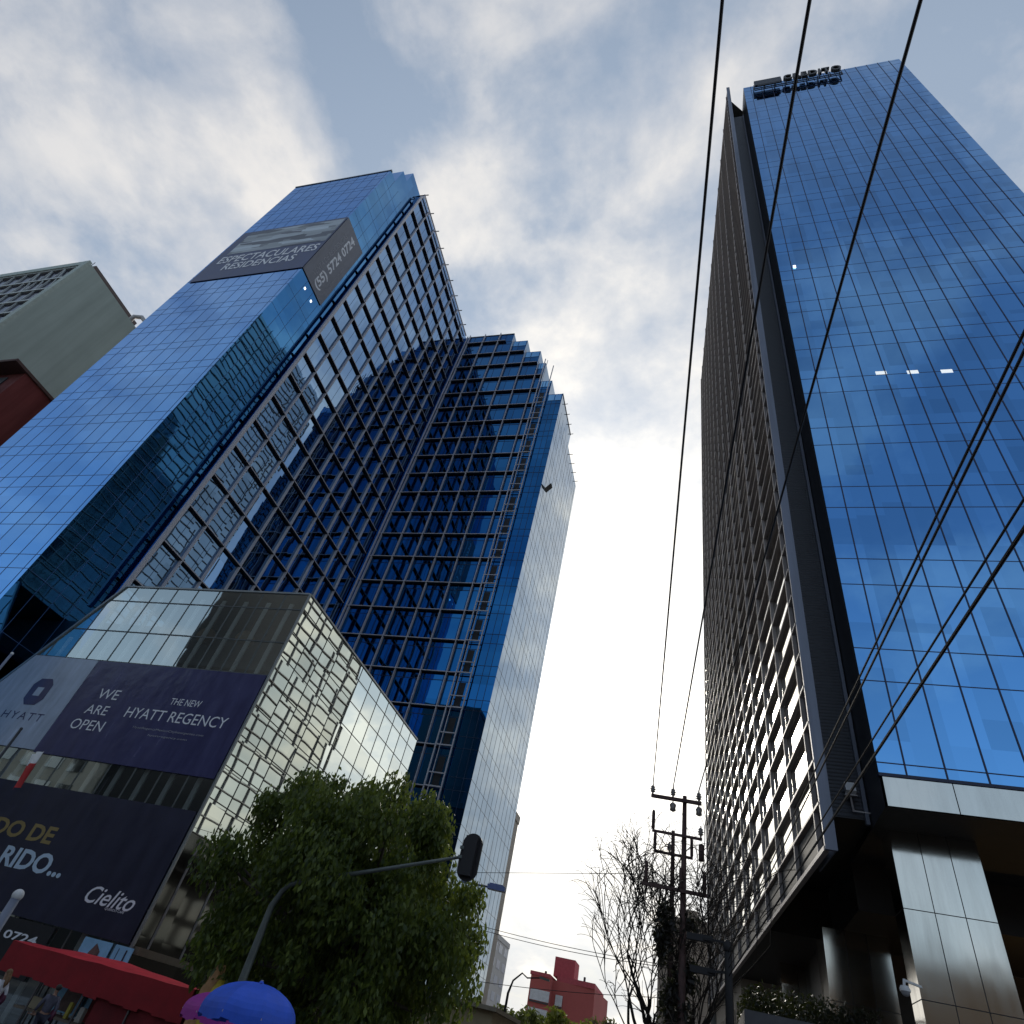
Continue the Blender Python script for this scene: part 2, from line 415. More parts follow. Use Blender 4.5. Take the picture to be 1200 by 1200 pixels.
wx = glasspart('far_side_glass_wall', [((XD, YW), (XD, YJ), 0, ZD), ((XD, YJ), (XD, YE), 0, ZD2)], M_glassD, hot)
mull(wx, (XD, YW), (XD, YE), 0, ZD2, frange(1.4, 16, 1.4), floors(0, ZD2), 0.03, 0.012, plain('grey_joint', (0.18, 0.2, 0.22), 0.5))
ow = MB(); q = atX(640, 572, XD)
ow.obox((XD+0.30, q.y, q.z), ((0.8, 0, -0.6), (0, 1, 0), (0.6, 0, 0.8)), (0.03, 0.42, 0.62))
ow.build('open_window', M_black, hot)
rf = MB()
rf.poly([(XA, YA, ZA), (XB, YA, ZA), (XB, S1[0], ZA), (XA, S1[0], ZA)]); rf.poly([(XA, S1[0], S1[1]), (XB, S1[0], S1[1]), (XB, S2[0], S1[1]), (XA, S2[0], S1[1])])
rf.poly([(XA, S2[0], ZR-0.01), (XB, S2[0], ZR-0.01), (XB, 27.95, ZR-0.01), (XGE, 27.95, ZR-0.01), (XGE, YW, ZR-0.01), (XB, YE, ZR-0.01), (XA, YE, ZR-0.01)]); rf.poly([(XB, YW+6.5, ZD), (XD, YW+6.5, ZD), (XD, YJ, ZD), (XB, YJ, ZD)]); rf.poly([(XB, YJ, ZD2), (XD, YJ, ZD2), (XD, YE, ZD2), (XB, YE, ZD2)])
rf.wall((XD, YE), (XB, YE), 0, ZD2); rf.wall((XB, YE), (XA, YE), 0, ZR); rf.wall((XA, YE), (XA, YA), 0, ZA); rf.wall((XA, YE), (XA, S2[0]), ZA, ZR); rf.wall((XB, YW+6.5), (XB, YE), ZD2, ZR); rf.wall((XD, YJ), (XB, YJ), ZD2, ZD)
rf.build('roof', M_roof, hot)
M_cop = plain('coping_metal', (0.3, 0.32, 0.33), 0.4)
f = MB(); f.box((XA-0.05, YA-0.08, ZA-0.12), (XB+0.06, YA+0.25, ZA+0.10)); f.build('coping', M_cop, hot)
f = MB(); f.box((XD-0.2, YW+0.05, ZD-0.1), (XD+0.06, YJ, ZD+0.12)); f.build('coping', M_cop, hot)
f = MB(); f.box((XB+1.2, YW-0.1, ZR-0.05), (steps[0][0], YW+0.2, ZR+0.1)); f.build('coping', M_cop, hot)
# white screens, shelf bodies painted dark as shaded undersides (each fin and shelf is its own piece)
sc = MB(); sc.box((XE-0.14, 27.45, 20), (XE+0.10, 27.75, ZR-1.6)); sc.bar((XE, 27.6, ZR-1.6), (XE, 28.3, ZR-0.2), 0.14); sc.box((XE-0.1, 27.75, ZR-0.35), (XE+0.05, YWS-0.3, ZR-0.2))
scE = sc.build('sunscreen', M_scr, hot)
ys = [27.55 + 2.65*k for k in range(1, 9)]
for y in ys:
    f = MB(); f.box((XE-0.26, y-0.05, 20), (XE, y+0.05, ZR-0.36)); f.build('fin', M_scr, scE)
for z in [Z0 + k*PITCH for k in range(6, 26)]:
    f = MB(); f.box((XE-0.25, 27.76, z-0.07), (XE-0.008, YWS-0.35, z+0.05)); f.build('shelf', M_dark, scE)  # underside shade put into the shelf colour
    e = MB(); e.box((XE-0.004, 27.76, z-0.05), (XE+0.03, YWS-0.35, z+0.04)); e.build('shelf_edge', M_scr, scE)
for k in range(9):
    y = 27.9 + 2.65*k; f = MB(); f.bar((XB, y, ZR+0.02), (XE+0.40, y+0.12, ZR+0.12), 0.11); f.build('davit', M_dark, hot)
sc = MB(); sc.box((XE+0.15, YWS-0.07, 6), (XE+0.3, YWS+0.1, ZR-0.2))
scW = sc.build('sunscreen', M_scr, hot)
for k in range(6):
    x = XE + 0.6 + 2.78*k; top = wtop(x)
    f = MB(); f.box((x-0.04, YWS-0.03, 4), (x+0.04, YWS+0.30, top+0.25)); f.build('fin', M_scr, scW)
for z in [Z0 + k*PITCH for k in range(1, 26)]:
    ok = [x for x, zz in steps[:4] if zz > z+1]
    xr = max(ok) if ok else -30.5
    if z > 88: xr = -30.5
    f = MB(); f.box((XE+0.31, YWS+0.04, z-0.10), (xr, YW-0.04, z+0.02)); f.build('shelf', M_dark, scW)  # shelf body dark as if shaded, only its edge pale
    e = MB(); e.box((XE+0.31, YWS-0.02, z-0.06), (xr, YWS+0.036, z+0.025)); e.build('shelf_edge', M_scr, scW)
# the open ladder of balcony rails between the wing and its last bay
xa_, xb_ = -0.437*YWS, -0.406*YWS
for z in [Z0 + k*PITCH for k in range(2, 21)]:
    if z > steps[3][1]-3: continue
    f = MB(); f.bar((xa_, YWS-0.05, z), (xb_, YWS-0.05, z), 0.11); f.build('balcony_rail', M_scr, hot)
    f = MB(); f.bar((xa_, YWS-0.05, z+1.15), (xb_, YWS-0.05, z+1.15), 0.09); f.build('balcony_rail', M_scr, hot)
    f = MB(); f.box((xa_+0.45, YW-0.03, z+0.2), (xb_-0.45, YW-0.012, z+PITCH-0.9)); f.build('dark_recess_panel', M_black, hot)  # flat black panel stands for the dark recess behind the rails
for x, t in ((xa_, steps[2][1]-3), (xa_+0.42, steps[2][1]-3.4), (xb_, steps[3][1]-1.5)):
    f = MB(); f.bar((x, YWS-0.02, 4), (x, YWS-0.02, t), 0.12 if x != xa_+0.42 else 0.07); f.build('balcony_post', M_scr, hot)
for k in range(8):
    y = YW + 2.0 + 1.9*k; f = MB(); zz = (ZD if y < YJ else ZD2); f.bar((XD-0.1, y, zz+0.13), (XD+0.42, y, zz+0.2), 0.07); f.build('davit', M_dark, hot)
q = atX(357, 338, XB); q2 = atX(364, 353, XB)
for p in (q, q2):
    f = MB(); f.box((XB+0.02, p.y-0.11, p.z-0.14), (XB+0.06, p.y+0.11, p.z+0.14)); f.build('lamp_reflection', emis('lamp_glow', (1, 0.98, 0.92), 1.6), hot)  # glowing boxes stand for small lamps reflected in the glass

# ---- banners on the tower
def film(name, c, rough=0.16, wr=0.25):
    m, nt, b = newmat(name); tc = N(nt, 'ShaderNodeTexCoord'); mp = N(nt, 'ShaderNodeMapping'); mp.inputs['Scale'].default_value = (1.6, 1.6, 0.35); L(nt, tc.outputs['Object'], mp.inputs[0])
    nz = N(nt, 'ShaderNodeTexNoise'); nz.inputs['Scale'].default_value = 1.1; nz.inputs['Detail'].default_value = 7; nz.inputs['Roughness'].default_value = 0.6; L(nt, mp.outputs[0], nz.inputs['Vector'])
    n2 = N(nt, 'ShaderNodeTexNoise'); n2.inputs['Scale'].default_value = 0.9; n2.inputs['Detail'].default_value = 2; L(nt, tc.outputs['Object'], n2.inputs['Vector'])
    L(nt, ramp(nt, nz.outputs[0], [(0.3, tuple(x*0.80 for x in c)), (0.7, tuple(x*1.22 for x in c))]), b.inputs['Base Color']); L(nt, ramp(nt, nz.outputs[0], [(0.3, rough), (0.7, rough+0.12)]), b.inputs['Roughness'])
    bn = N(nt, 'ShaderNodeBump'); bn.inputs['Strength'].default_value = wr; bn.inputs['Distance'].default_value = 0.12; L(nt, n2.outputs[0], bn.inputs['Height']); L(nt, bn.outputs[0], b.inputs['Normal'])
    MATS[name] = m; return m
M_banG = film('banner_grey_violet', (0.075, 0.092, 0.18), 0.4, 0.1)
M_banP = film('banner_violet', (0.055, 0.055, 0.135))
M_banL = film('banner_pale_blue', (0.38, 0.45, 0.57))
M_banN = film('banner_navy', (0.016, 0.017, 0.042), 0.35)
M_ltr = plain('letter_white', (0.80, 0.80, 0.84), 0.6, 0, 0.05)
M_ltr2 = plain('letter_faint', (0.34, 0.34, 0.38), 0.6, 0, 0.05)
M_gold = plain('letter_gold', (0.30, 0.22, 0.08), 0.6, 0, 0.1)
def fit(parent, sx, Y, bl, br, tl, mat, **kw):
    a, b, c = atY(*bl, Y), atY(*br, Y), atY(*tl, Y)
    return lettering(parent, sx, (a.x, Y, a.z), (1, 0, 0), (0, 0, 1), b.x-a.x, c.z-a.z, mat, **kw)
zt = atY(408.7, 255, YA).z; zb = atY(365, 312.5, YA).z
bn = empty('banner', ((XA+XB)/2, YA, zb), 'dark grey banner reading ESPECTACULARES RESIDENCIAS under a pale picture, high on the blue tower front', 'banner')
f = MB(); f.box((XA+0.4, YA-0.09, zb), (XB+0.02, YA-0.05, zt)); cloth = f.build('banner_cloth', M_banG, bn)
zm = zb + (zt-zb)*0.50
pic = MB(); pic.box((XA+1.6, YA-0.11, zm), (XB-0.15, YA-0.095, zt-0.4)); 
def picmat():
    m, nt, b = newmat('printed_interior_picture'); tc = N(nt, 'ShaderNodeTexCoord'); mp = N(nt, 'ShaderNodeMapping')
    mp.inputs['Scale'].default_value = (0.11, 0.0, 0.62); L(nt, tc.outputs['Object'], mp.inputs[0])
    vo = N(nt, 'ShaderNodeTexVoronoi', distance='CHEBYCHEV'); vo.inputs['Scale'].default_value = 2.2; L(nt, mp.outputs[0], vo.inputs['Vector'])
    nz = N(nt, 'ShaderNodeTexNoise'); nz.inputs['Scale'].default_value = 1.3; L(nt, mp.outputs[0], nz.inputs['Vector'])
    c1 = ramp(nt, vo.outputs['Color'], [(0.25, (0.18, 0.19, 0.22)), (0.5, (0.38, 0.41, 0.44)), (0.8, (0.62, 0.68, 0.74))])
    L(nt, mixc(nt, 0.25, c1, ramp(nt, nz.outputs[0], [(0.35, 0.3), (0.65, 1.0)]), 'MULTIPLY'), b.inputs['Base Color']); b.inputs['Roughness'].default_value = 0.6
    return m
pic.build('printed_picture', picmat(), cloth)
z4 = lambda p: (230+p[0]/4, 180+p[1]/4)
fit(cloth, 'ESPECTACULARES', YA-0.1, z4((92, 519)), z4((548, 462)), z4((108, 490)), M_ltr, bold=0.014)
fit(cloth, 'RESIDENCIAS', YA-0.1, z4((110, 548)), z4((442, 508)), z4((132, 519)), M_ltr, bold=0.014)
ye = atX(380, 352, XB).y
bn = empty('banner', (XB, YA, zb), 'grey vertical banner with the phone number (55) 5724 0724 running up the tower side', 'banner')
f = MB(); f.box((XB+0.05, YA-0.02, zb), (XB+0.09, ye, zt)); cloth = f.build('banner_cloth', film('banner_grey', (0.15, 0.155, 0.185), 0.35), bn)
H = zt-zb; W_ = ye-YA
def vtext(sx, y_base, z_a, ln, hh, mat, **kw): lettering(cloth, sx, (XB+0.09, YA+W_*y_base, zb+H*z_a), (0, 0, 1), (0, -1, 0), H*ln, W_*hh, mat, **kw)
vtext('VENTA DE RESIDENCIAS', 0.36, 0.10, 0.74, 0.13, M_ltr2)
vtext('(55) 5724 0724', 0.72, 0.05, 0.88, 0.30, M_ltr, bold=0.03)
vtext('residencias de lujo en venta', 0.88, 0.08, 0.50, 0.07, M_ltr2)

# ================================================================== HOTEL PODIUM
YP = 25.0; XP = -0.837*YP; ZP = 0.693*YP+CAM_H; YPE = 44.1
pod = empty('hotel_podium', (XP, YP, 0), 'low glass-fronted podium block hung with hotel banners below the L-shaped tower', 'building')
XL_top = -1.372*YP; XL_b = -38.85; zL_b = 11.8
M_glassP = clear_glass('podium_front_glass', (0.82, 0.88, 0.86), (0.84, 0.92, 0.90), 1.55, 2.0, 0.005, 0.008, see=0.46)
M_glassPS = mirror_glass('podium_side_glass', (0.76, 0.84, 0.80), 1.6, 1.45, 0.009, 0.011, 0.40, 0.10)
f = MB(); ln = XP - XL_b
f.poly([(XL_b, YP, 0.14), (XP, YP, 0.14), (XP, YP, ZP), (XL_top, YP, ZP), (XL_b, YP, zL_b)], [(0, 0.14), (ln, 0.14), (ln, ZP), (XL_top-XL_b, ZP), (0, zL_b)])
pf = f.build('front_glass_wall', M_glassP, pod)
rows = [ZP-1.05, 0.567*YP+CAM_H, 0.49*YP+CAM_H, 11.5, 9.85, 8.0, 6.2, 4.4, 3.3]
f = MB()
def xl(z): return XL_b if z < zL_b else XL_b + (XL_top-XL_b)*(z-zL_b)/(ZP-zL_b)
for z in rows: f.box((xl(z)+0.1, YP-0.03, z-0.03), (XP, YP-0.001, z+0.03))
for k in range(14):
    x = XP - 1.55*k
    z1 = ZP if x > XL_top else zL_b + (x-XL_b)/(XL_top-XL_b)*(ZP-zL_b)
    if k and z1 > 1: f.box((x-0.025, YP-0.028, 0.14), (x+0.025, YP+0.0, z1-0.05))
f.build('mullions', plain('mullion_grey', (0.12, 0.13, 0.13), 0.4, 0.5), pf)
f = MB(); f.box((XP-0.05, YP-0.06, 0.14), (XP+0.06, YP+0.05, ZP+0.05)); f.box((XL_top, YP-0.06, ZP-0.02), (XP-0.05, YP+0.2, ZP+0.09)); f.bar((XL_top, YP-0.02, ZP), (XL_b, YP-0.02, zL_b), 0.14)
f.box((XP-0.2, YP+0.06, ZP-0.02), (XP+0.07, YPE, ZP+0.08)); f.build('edge_frame', plain('edge_frame_grey', (0.30, 0.32, 0.32), 0.35, 0.6), pod)
wsd = glasspart('side_glass_wall', [((XP, YP), (XP, YPE), 7.4, ZP)], M_glassPS, pod)
wsl = glasspart('shopfront_glass_wall', [((XP, YP), (XP, YPE), 0.14, 7.4)], mirror_glass('dark_shopfront_glass', (0.10, 0.105, 0.10), 1.6, 3.6, 0.012, 0.02, 0.5, 0.3, rough=0.06), pod)
for k in range(9):
    f = MB(); y = YP + 0.9 + 2.2*k; f.box((XP+0.002, y-0.06, 3.2), (XP+0.03, y+0.06, 7.2)); f.build('shopfront_post', plain('shopfront_grey', (0.20, 0.20, 0.20), 0.5), wsl)
f = MB(); f.box((XP+0.002, YP+0.1, 3.0), (XP+0.30, YPE, 3.25)); f.build('shopfront_ledge', plain('shopfront_tan', (0.16, 0.13, 0.09), 0.7), wsl)
mull(wsd, (XP, YP), (XP, YPE), 7.4, ZP, frange(1.6, 19.8, 1.6), frange(7.4, ZP, 1.45), 0.045, 0.02, plain('mullion_dark', (0.05, 0.05, 0.045), 0.4, 0.4))
f = MB(); f.poly([(XL_top, YP, ZP-0.03), (XP, YP, ZP-0.03), (XP, YPE, ZP-0.03), (XL_top, YPE, ZP-0.03)]); f.wall((XP, YPE), (XL_b, YPE), 0, ZP-0.1)
f.build('roof', M_roof, pod)
f = MB(); f.box((XL_b+0.3, YP+4.2, 0.14), (XP-0.5, YP+4.4, ZP-0.2))
for z in (3.7, 7.4, 11.0, 15.4): f.box((XL_b+0.3 if z < 10 else xl(z)+0.3, YP+0.35, z-0.15), (XP-0.4, YP+4.2, z+0.15))
f.build('interior_floor', plain('interior_grey', (0.10, 0.11, 0.12), 0.7), pod)
for k in range(12):
    x = XP - 1.1 - 1.55*k; z1 = ZP-0.5 if x > XL_top+0.5 else xl(0) and (zL_b + (x-XL_b)/(XL_top-XL_b)*(ZP-zL_b) - 0.6)
    f = MB(); f.box((x-0.13, YP+0.25, 0.14), (x+0.13, YP+0.33, z1)); f.build('interior_column', M_white, pod)
for px in ((650, 255), (820, 250), (970, 262), (1150, 275)):
    p = atY(px[0]/4, 680+px[1]/4, YP+1.2); f = MB(); f.lathe([(0.02, 0.45), (0.28, 0.40), (0.5, 0.12), (0.56, -0.12), (0.45, -0.36), (0.2, -0.45)], p, 16)
    f.tube([p+V3((0, 0, 0.4)), p+V3((0, 0, 1.4))], 0.02, 5); f.build('pendant_lamp', plain('rattan', (0.36, 0.24, 0.14), 0.6, 0, 0.3, 8), pod, smooth=True)

def zb4(p): return (p[0]/4, 680+p[1]/4)
def zb5(p): return (p[0]/4.4444, 930+p[1]/4.4444)
yb = YP-0.07
xdiv_t = atY(*zb4((465, 378)), yb).x
zbt, zbb = 0.49*YP+CAM_H-0.05, 0.279*YP+CAM_H
bn = empty('banner', (XP-6, yb, zbb), 'purple banner reading WE ARE OPEN and THE NEW HYATT REGENCY across the podium glass', 'banner')
f = MB(); f.box((xdiv_t, yb-0.02, zbb), (XP-0.1, yb+0.02, zbt)); cloth = f.build('banner_cloth', M_banP, bn)
yf = yb-0.02
for s, bl, br, tl, kw in (('WE', (450, 552), (545, 562), (468, 507), {}), ('ARE', (392, 622), (492, 635), (412, 580), {}), ('OPEN', (320, 692), (470, 710), (345, 645), {}),
        ('THE NEW', (793, 582), (935, 597), (803, 552), {}), ('HYATT REGENCY', (578, 640), (1050, 697), (600, 592), {}),
        ('HyattRegencyMexicoCityInsurgentes.com', (620, 695), (950, 735), (625, 682), {}), ('+52 55 0000 HYATT', (690, 732), (872, 757), (693, 721), {})):
    if s.startswith('+52'): s = 'hyattregency.com'
    fit(cloth, s, yf, zb4(bl), zb4(br), zb4(tl), M_ltr if len(s) < 15 else M_ltr2)
bn = empty('banner', (xdiv_t-3, yb, zbb), 'pale blue banner with a hexagon emblem and the word HYATT at the podium left end', 'banner')
zw = zbb + 0.1
f = MB(); pts = [(XL_b+0.25, zw), (xdiv_t-0.02, zw), (xdiv_t-0.02, zbt), (xl(zbt)+0.15, zbt), (XL_b+0.25, zL_b+0.1)]
f.poly([(x, yb-0.03, z) for x, z in pts]); f.poly([(x, yb+0.03, z) for x, z in pts][::-1])
for i in range(5):
    a, b = pts[i], pts[(i+1) % 5]; f.poly([(a[0], yb+0.03, a[1]), (b[0], yb+0.03, b[1]), (b[0], yb-0.03, b[1]), (a[0], yb-0.03, a[1])])
cloth = f.build('banner_cloth', M_banL, bn)
fit(cloth, 'HYATT', yb-0.03, zb4((2, 640)), zb4((185, 665)), zb4((18, 605)), M_banP, spacing=1.25)
c = atY(*zb4((183, 523)), yb); a1 = atY(*zb4((245, 460)), yb); 
rr = abs(a1.z-c.z)*1.0
f = MB(); f.poly([(c.x+rr*0.95*math.sin(w), yb-0.045, c.z+rr*1.05*math.cos(w)) for w in [R(20+k*45+(-1)**k*6) for k in range(8)]][::-1]); 
lg = f.build('emblem', M_banP, cloth)
f = MB(); f.poly([(c.x+rr*0.40*math.sin(w), yb-0.052, c.z+rr*0.42*math.cos(w)) for w in [R(45+k*90) for k in range(4)]][::-1]); f.build('emblem_star', M_banL, lg)
znt, znb = 0.222*YP+CAM_H, 0.0255*YP+CAM_H
xnr = atY(*zb5((1030, 120)), yb).x
bn = empty('banner', (XP-6, yb, znb), 'large navy banner with gold DO DE, white RIDO and Cielito script along the podium base', 'banner')
f = MB(); f.box((XL_b+0.3, yb-0.02, znb), (XP-0.12, yb+0.02, znt)); cloth = f.build('banner_cloth', M_banN, bn)
for s, bl, br, tl, m, kw in (('DO DE', (-55, 203), (255, 268), (-30, 112), M_gold, dict(bold=0.03)), ('RIDO...', (-22, 368), (310, 438), (5, 258), plain('letter_ice', (0.50, 0.62, 0.74), 0.6, 0, 0.05), dict(bold=0.03)),
        ('Cielito', (430, 562), (700, 584), (455, 468), M_ltr, dict(shear=0.35, bold=0.008)), ('QUERIDO CAFÉ', (543, 606), (650, 614), (548, 588), M_ltr, {})):
    fit(cloth, s, yf, zb5(bl), zb5(br), zb5(tl), m, **kw)
sg = empty('sign', (-30, yb, 1.5), 'dark fascia with white phone digits ending 0724 above the red awning', 'sign')
f = MB(); f.box((XL_b+0.3, yb-0.02, 1.4), (atY(*zb5((290, 700)), yb).x, yb+0.02, znb-0.06)); fo = f.build('fascia_board', M_black, sg)
fit(fo, '(55) 5724 0724', yf, zb5((-330, 668)), zb5((190, 772)), zb5((-310, 612)), M_ltr, bold=0.02)
for i, (l, r_, lab) in enumerate((((415, 805), (565, 830), 'light blue poster with a brown figure shape on the podium base'), ((575, 850), (665, 878), 'plain light blue poster with a dark stripe on the podium base'))):
    a, b = atY(*zb5(l), yb), atY(*zb5(r_), yb)
    po = empty('poster', ((a.x+b.x)/2, yb, 1.2), lab, 'poster'); z1, z0 = znb-0.08, 0.9
    f = MB(); f.box((a.x, yb-0.02, z0), (b.x, yb+0.02, z1)); pb = f.build('poster_board', plain('poster_sky', (0.22, 0.50, 0.72), 0.5, 0, 0.2, 1.5), po)
    f = MB(); w = b.x-a.x
    if i == 0:
        f.poly([(a.x+w*u, yb-0.03, z0+(z1-z0)*v) for u, v in ((0.3, 0.02), (0.85, 0.02), (0.9, 0.4), (0.7, 0.62), (0.72, 0.85), (0.5, 0.95), (0.36, 0.8), (0.4, 0.5))]); f.build('printed_figure', plain('print_brown', (0.13, 0.08, 0.07), 0.6, 0, 0.5, 3), pb)
    else:
        f.box((a.x+w*0.66, yb-0.03, z0+0.1), (a.x+w*0.74, yb-0.021, z1-0.1)); f.box((a.x+w*0.25, yb-0.03, z0+0.1), (a.x+w*0.28, yb-0.021, z1-0.1)); f.build('printed_stripe', M_banN, pb)

# ================================================================== OFFICE TOWER (right)
YF = 23.5; XF0 = 6.04; XF1 = 23.68; ZF0 = 12.54; ZF1 = 100.45
an = R(3.842); gn = V3((math.cos(an), math.sin(an), 0)); gt = V3((-math.sin(an), math.cos(an), 0)); C0 = V3((3.958, 23.073, 0)); GL = 44.5
def gp(t, n, z=0): p = C0 + gt*t + gn*n; return V3((p.x, p.y, z))
off = empty('office_tower', (XF0, YF, 0), 'tall office tower with plain blue mirror front and dark brown gridded flank', 'building')
wf = glasspart('front_glass_wall', [((XF0, YF), (XF1, YF), ZF0, ZF1)], M_glassF, off)
FP = 4.58; zs = []
z = ZF0 + 0.36
while z < ZF1: zs.append(z); zs.append(z+3.16); z += FP
M_vj = plain('violet_black_joint', (0.012, 0.018, 0.07), 0.5)
mull(wf, (XF0, YF), (XF1, YF), ZF0, ZF1, frange(0.85, 17.6, 1.205), (), 0.05, 0.026, M_vj)
mull(wf, (XF0, YF), (XF1, YF), ZF0, ZF1, (), zs, 0.042, 0.008, M_vj)
wr = glasspart('return_wall', [((XF0, 25.8), (XF0, YF), 11.4, ZF1)], M_dark, off)
def ribbed(name, c):
    m, nt, b = newmat(name); tc = N(nt, 'ShaderNodeTexCoord'); wv = N(nt, 'ShaderNodeTexWave', bands_direction='Z'); wv.inputs['Scale'].default_value = 2.2
    L(nt, tc.outputs['Object'], wv.inputs['Vector']); b.inputs['Base Color'].default_value = (*c, 1); b.inputs['Roughness'].default_value = 0.45
    bn = N(nt, 'ShaderNodeBump'); bn.inputs['Strength'].default_value = 0.8; bn.inputs['Distance'].default_value = 0.03; L(nt, wv.outputs[0], bn.inputs['Height']); L(nt, bn.outputs[0], b.inputs['Normal'])
    return m
GG = 0.16
glw = [gp(0.96, GG), gp(GL, GG)]
rw = MB(); rw.wall((4.18, 25.8), (XF0, 25.8), 11.7, 97.2); rw.poly([(4.18, 25.8, 97.2), (XF0, 25.8, 97.2), (XF0, 40, 97.2), (4.0, 40, 97.2)]); rw.build('recess_wall', ribbed('louvre_panel', (0.06, 0.065, 0.08)), off)
f = MB(); f.box((5.86, 25.62, 11.5), (5.99, 25.79, 97)); f.build('recess_pilaster', M_cap, off)
wg = glasspart('flank_glass_wall', [((glw[1].x, glw[1].y), (glw[0].x, glw[0].y), 9.75, 99.5)], M_glassG, off)
# body: roof, soffits, far and right sides
f = MB()
f.poly([(XF0, YF, ZF1-0.02), (XF1, YF, ZF1-0.02), (XF1, 66, ZF1-0.02), (XF0, 66, ZF1-0.02)]); f.poly([(glw[0].x, glw[0].y, 99.5), (XF0, 25.9, 99.5), (XF0, 67, 99.5), (glw[1].x, glw[1].y, 99.5)])
f.wall((XF1, YF), (XF1, 68), 11.4, ZF1); f.wall((XF1, 68), (glw[1].x, glw[1].y), 0, ZF1)
f.build('roof', M_roof, off)
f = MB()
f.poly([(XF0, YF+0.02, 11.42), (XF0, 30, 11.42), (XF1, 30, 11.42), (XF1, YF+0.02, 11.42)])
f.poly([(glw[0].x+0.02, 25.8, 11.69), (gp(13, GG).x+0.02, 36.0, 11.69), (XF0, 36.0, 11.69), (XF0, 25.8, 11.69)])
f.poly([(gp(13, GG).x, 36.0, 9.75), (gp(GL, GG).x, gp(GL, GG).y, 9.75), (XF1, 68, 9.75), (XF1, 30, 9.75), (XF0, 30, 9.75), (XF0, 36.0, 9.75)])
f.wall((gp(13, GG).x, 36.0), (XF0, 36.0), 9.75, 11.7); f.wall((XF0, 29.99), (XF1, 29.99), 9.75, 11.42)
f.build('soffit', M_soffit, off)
f = MB(); k = 0
x = XF0+0.08
while x < XF1:
    x2 = min(x+2.08, XF1); f.box((x, YF-0.02, 11.44), (x2-0.03, YF+0.3, 12.40)); x = x2
f.build('fascia_panel', M_steel, off)
f = MB(); f.box((XF0-0.02, YF-0.05, 12.42), (XF1, YF+0.2, 12.53)); f.build('sill', M_line, off)
# flank sunscreen
ec = MB(); ec.obox(gp(0.06, 0.185, (9.70+100.4)/2), (gt, gn, (0, 0, 1)), (0.06, 0.185, (100.4-9.70)/2)); ec.obox(gp(1.35, 0.34, (9.72+97)/2), (gt, gn, (0, 0, 1)), (1.22, 0.025, (97-9.72)/2))
M_edgeG = plain('tan_edge_metal', (0.50, 0.44, 0.41), 0.5, 0.0, 0.08)
scG = ec.build('sunscreen', M_cap, off)
tv = [0.96 + 3.71*k for k in range(12)] + [GL]
rowz = [9.76] + [11.15 + 1.43*k for k in range(62)]
for t in tv:
    f = MB(); f.obox(gp(t, 0.08, (9.8+99.8)/2), (gt, gn, (0, 0, 1)), (0.045, 0.07, (99.8-9.8)/2)); f.build('fin', M_shelf, scG)
    e = MB(); e.obox(gp(t, -0.005, (9.8+99.8)/2), (gt, gn, (0, 0, 1)), (0.034, 0.012, (99.8-9.8)/2)); e.build('fin_edge', M_edgeG, scG)
for z in rowz:
    thick = 0.10 if z > 10 else 0.16
    f = MB(); f.obox(gp(GL/2+0.1, 0.085, z), (gt, gn, (0, 0, 1)), (GL/2-0.12, 0.066, thick/2)); f.build('shelf', M_shelf, scG)
    e = MB(); e.obox(gp(GL/2+0.1, 0.0, z), (gt, gn, (0, 0, 1)), (GL/2-0.02, 0.018, thick/2-0.012)); e.build('shelf_edge', M_edgeG, scG)
# bottom row has dark spandrel panels
e = MB(); e.obox(gp(GL/2+0.5, 0.135, 10.45), (gt, gn, (0, 0, 1)), (GL/2-0.5, 0.012, 0.60)); e.build('spandrel_panel', M_black, off)
# pillars
def pillar(x0, y0, w, dp, z1, seam):
    f = MB(); f.box((x0, y0, 0.14), (x0+w, y0+dp, z1)); o = f.build('pillar', M_steel, off)
    g = MB()
    for u in (0.34, 0.67): g.box((x0+w*u-0.012, y0-0.006, 0.2), (x0+w*u+0.012, y0-0.001, z1))
    for z in seam:
        if z < z1: g.box((x0-0.006, y0-0.008, z-0.012), (x0+w, y0-0.002, z+0.012)); g.box((x0-0.007, y0, z-0.012), (x0-0.001, y0+dp, z+0.012))
    g.build('panel_joints', M_black, o)
pillar(6.53, 25.64, 2.62, 1.15, 11.41, (2.4, 4.8, 6.6, 9.0)); pillar(5.2, 33.5, 2.5, 2.1, 9.74, (2.4, 4.8, 7.2)); pillar(4.36, 43.0, 2.4, 2.3, 9.74, (2.4, 4.8, 7.2)); pillar(14.4, 25.64, 2.62, 1.15, 11.41, (2.4, 4.8, 7.2))
# lobby behind
f = MB(); f.wall((5.6, 44), (5.6, 36.5), 0.14, 9.74); f.wall((5.6, 36.5), (XF1, 36.5), 0.14, 9.74); f.build('lobby_wall', plain('lobby_brown', (0.05, 0.038, 0.028), 0.5, 0, 0.4, 1.2), off)
f = MB(); f.box((8.5, 33.4, 6.2), (XF1, 36.4, 6.9)); f.build('lobby_beam', plain('lobby_beam_brown', (0.20, 0.12, 0.05), 0.5, 0, 0.3, 2), off)
f = MB(); f.box((9.2, 32.6, 6.5), (22, 32.7, 6.56)); f.build('lobby_light_strip', emis('warm_strip', (1.0, 0.62, 0.22), 4.0), off)
p = atY(1195, 1040, 30.5); f = MB(); f.box((p.x-0.12, 30.4, p.z-0.06), (p.x+0.12, 30.6, p.z+0.06)); f.build('lobby_lamp', emis('lamp_glow', (1, 0.98, 0.92), 2.5), off)
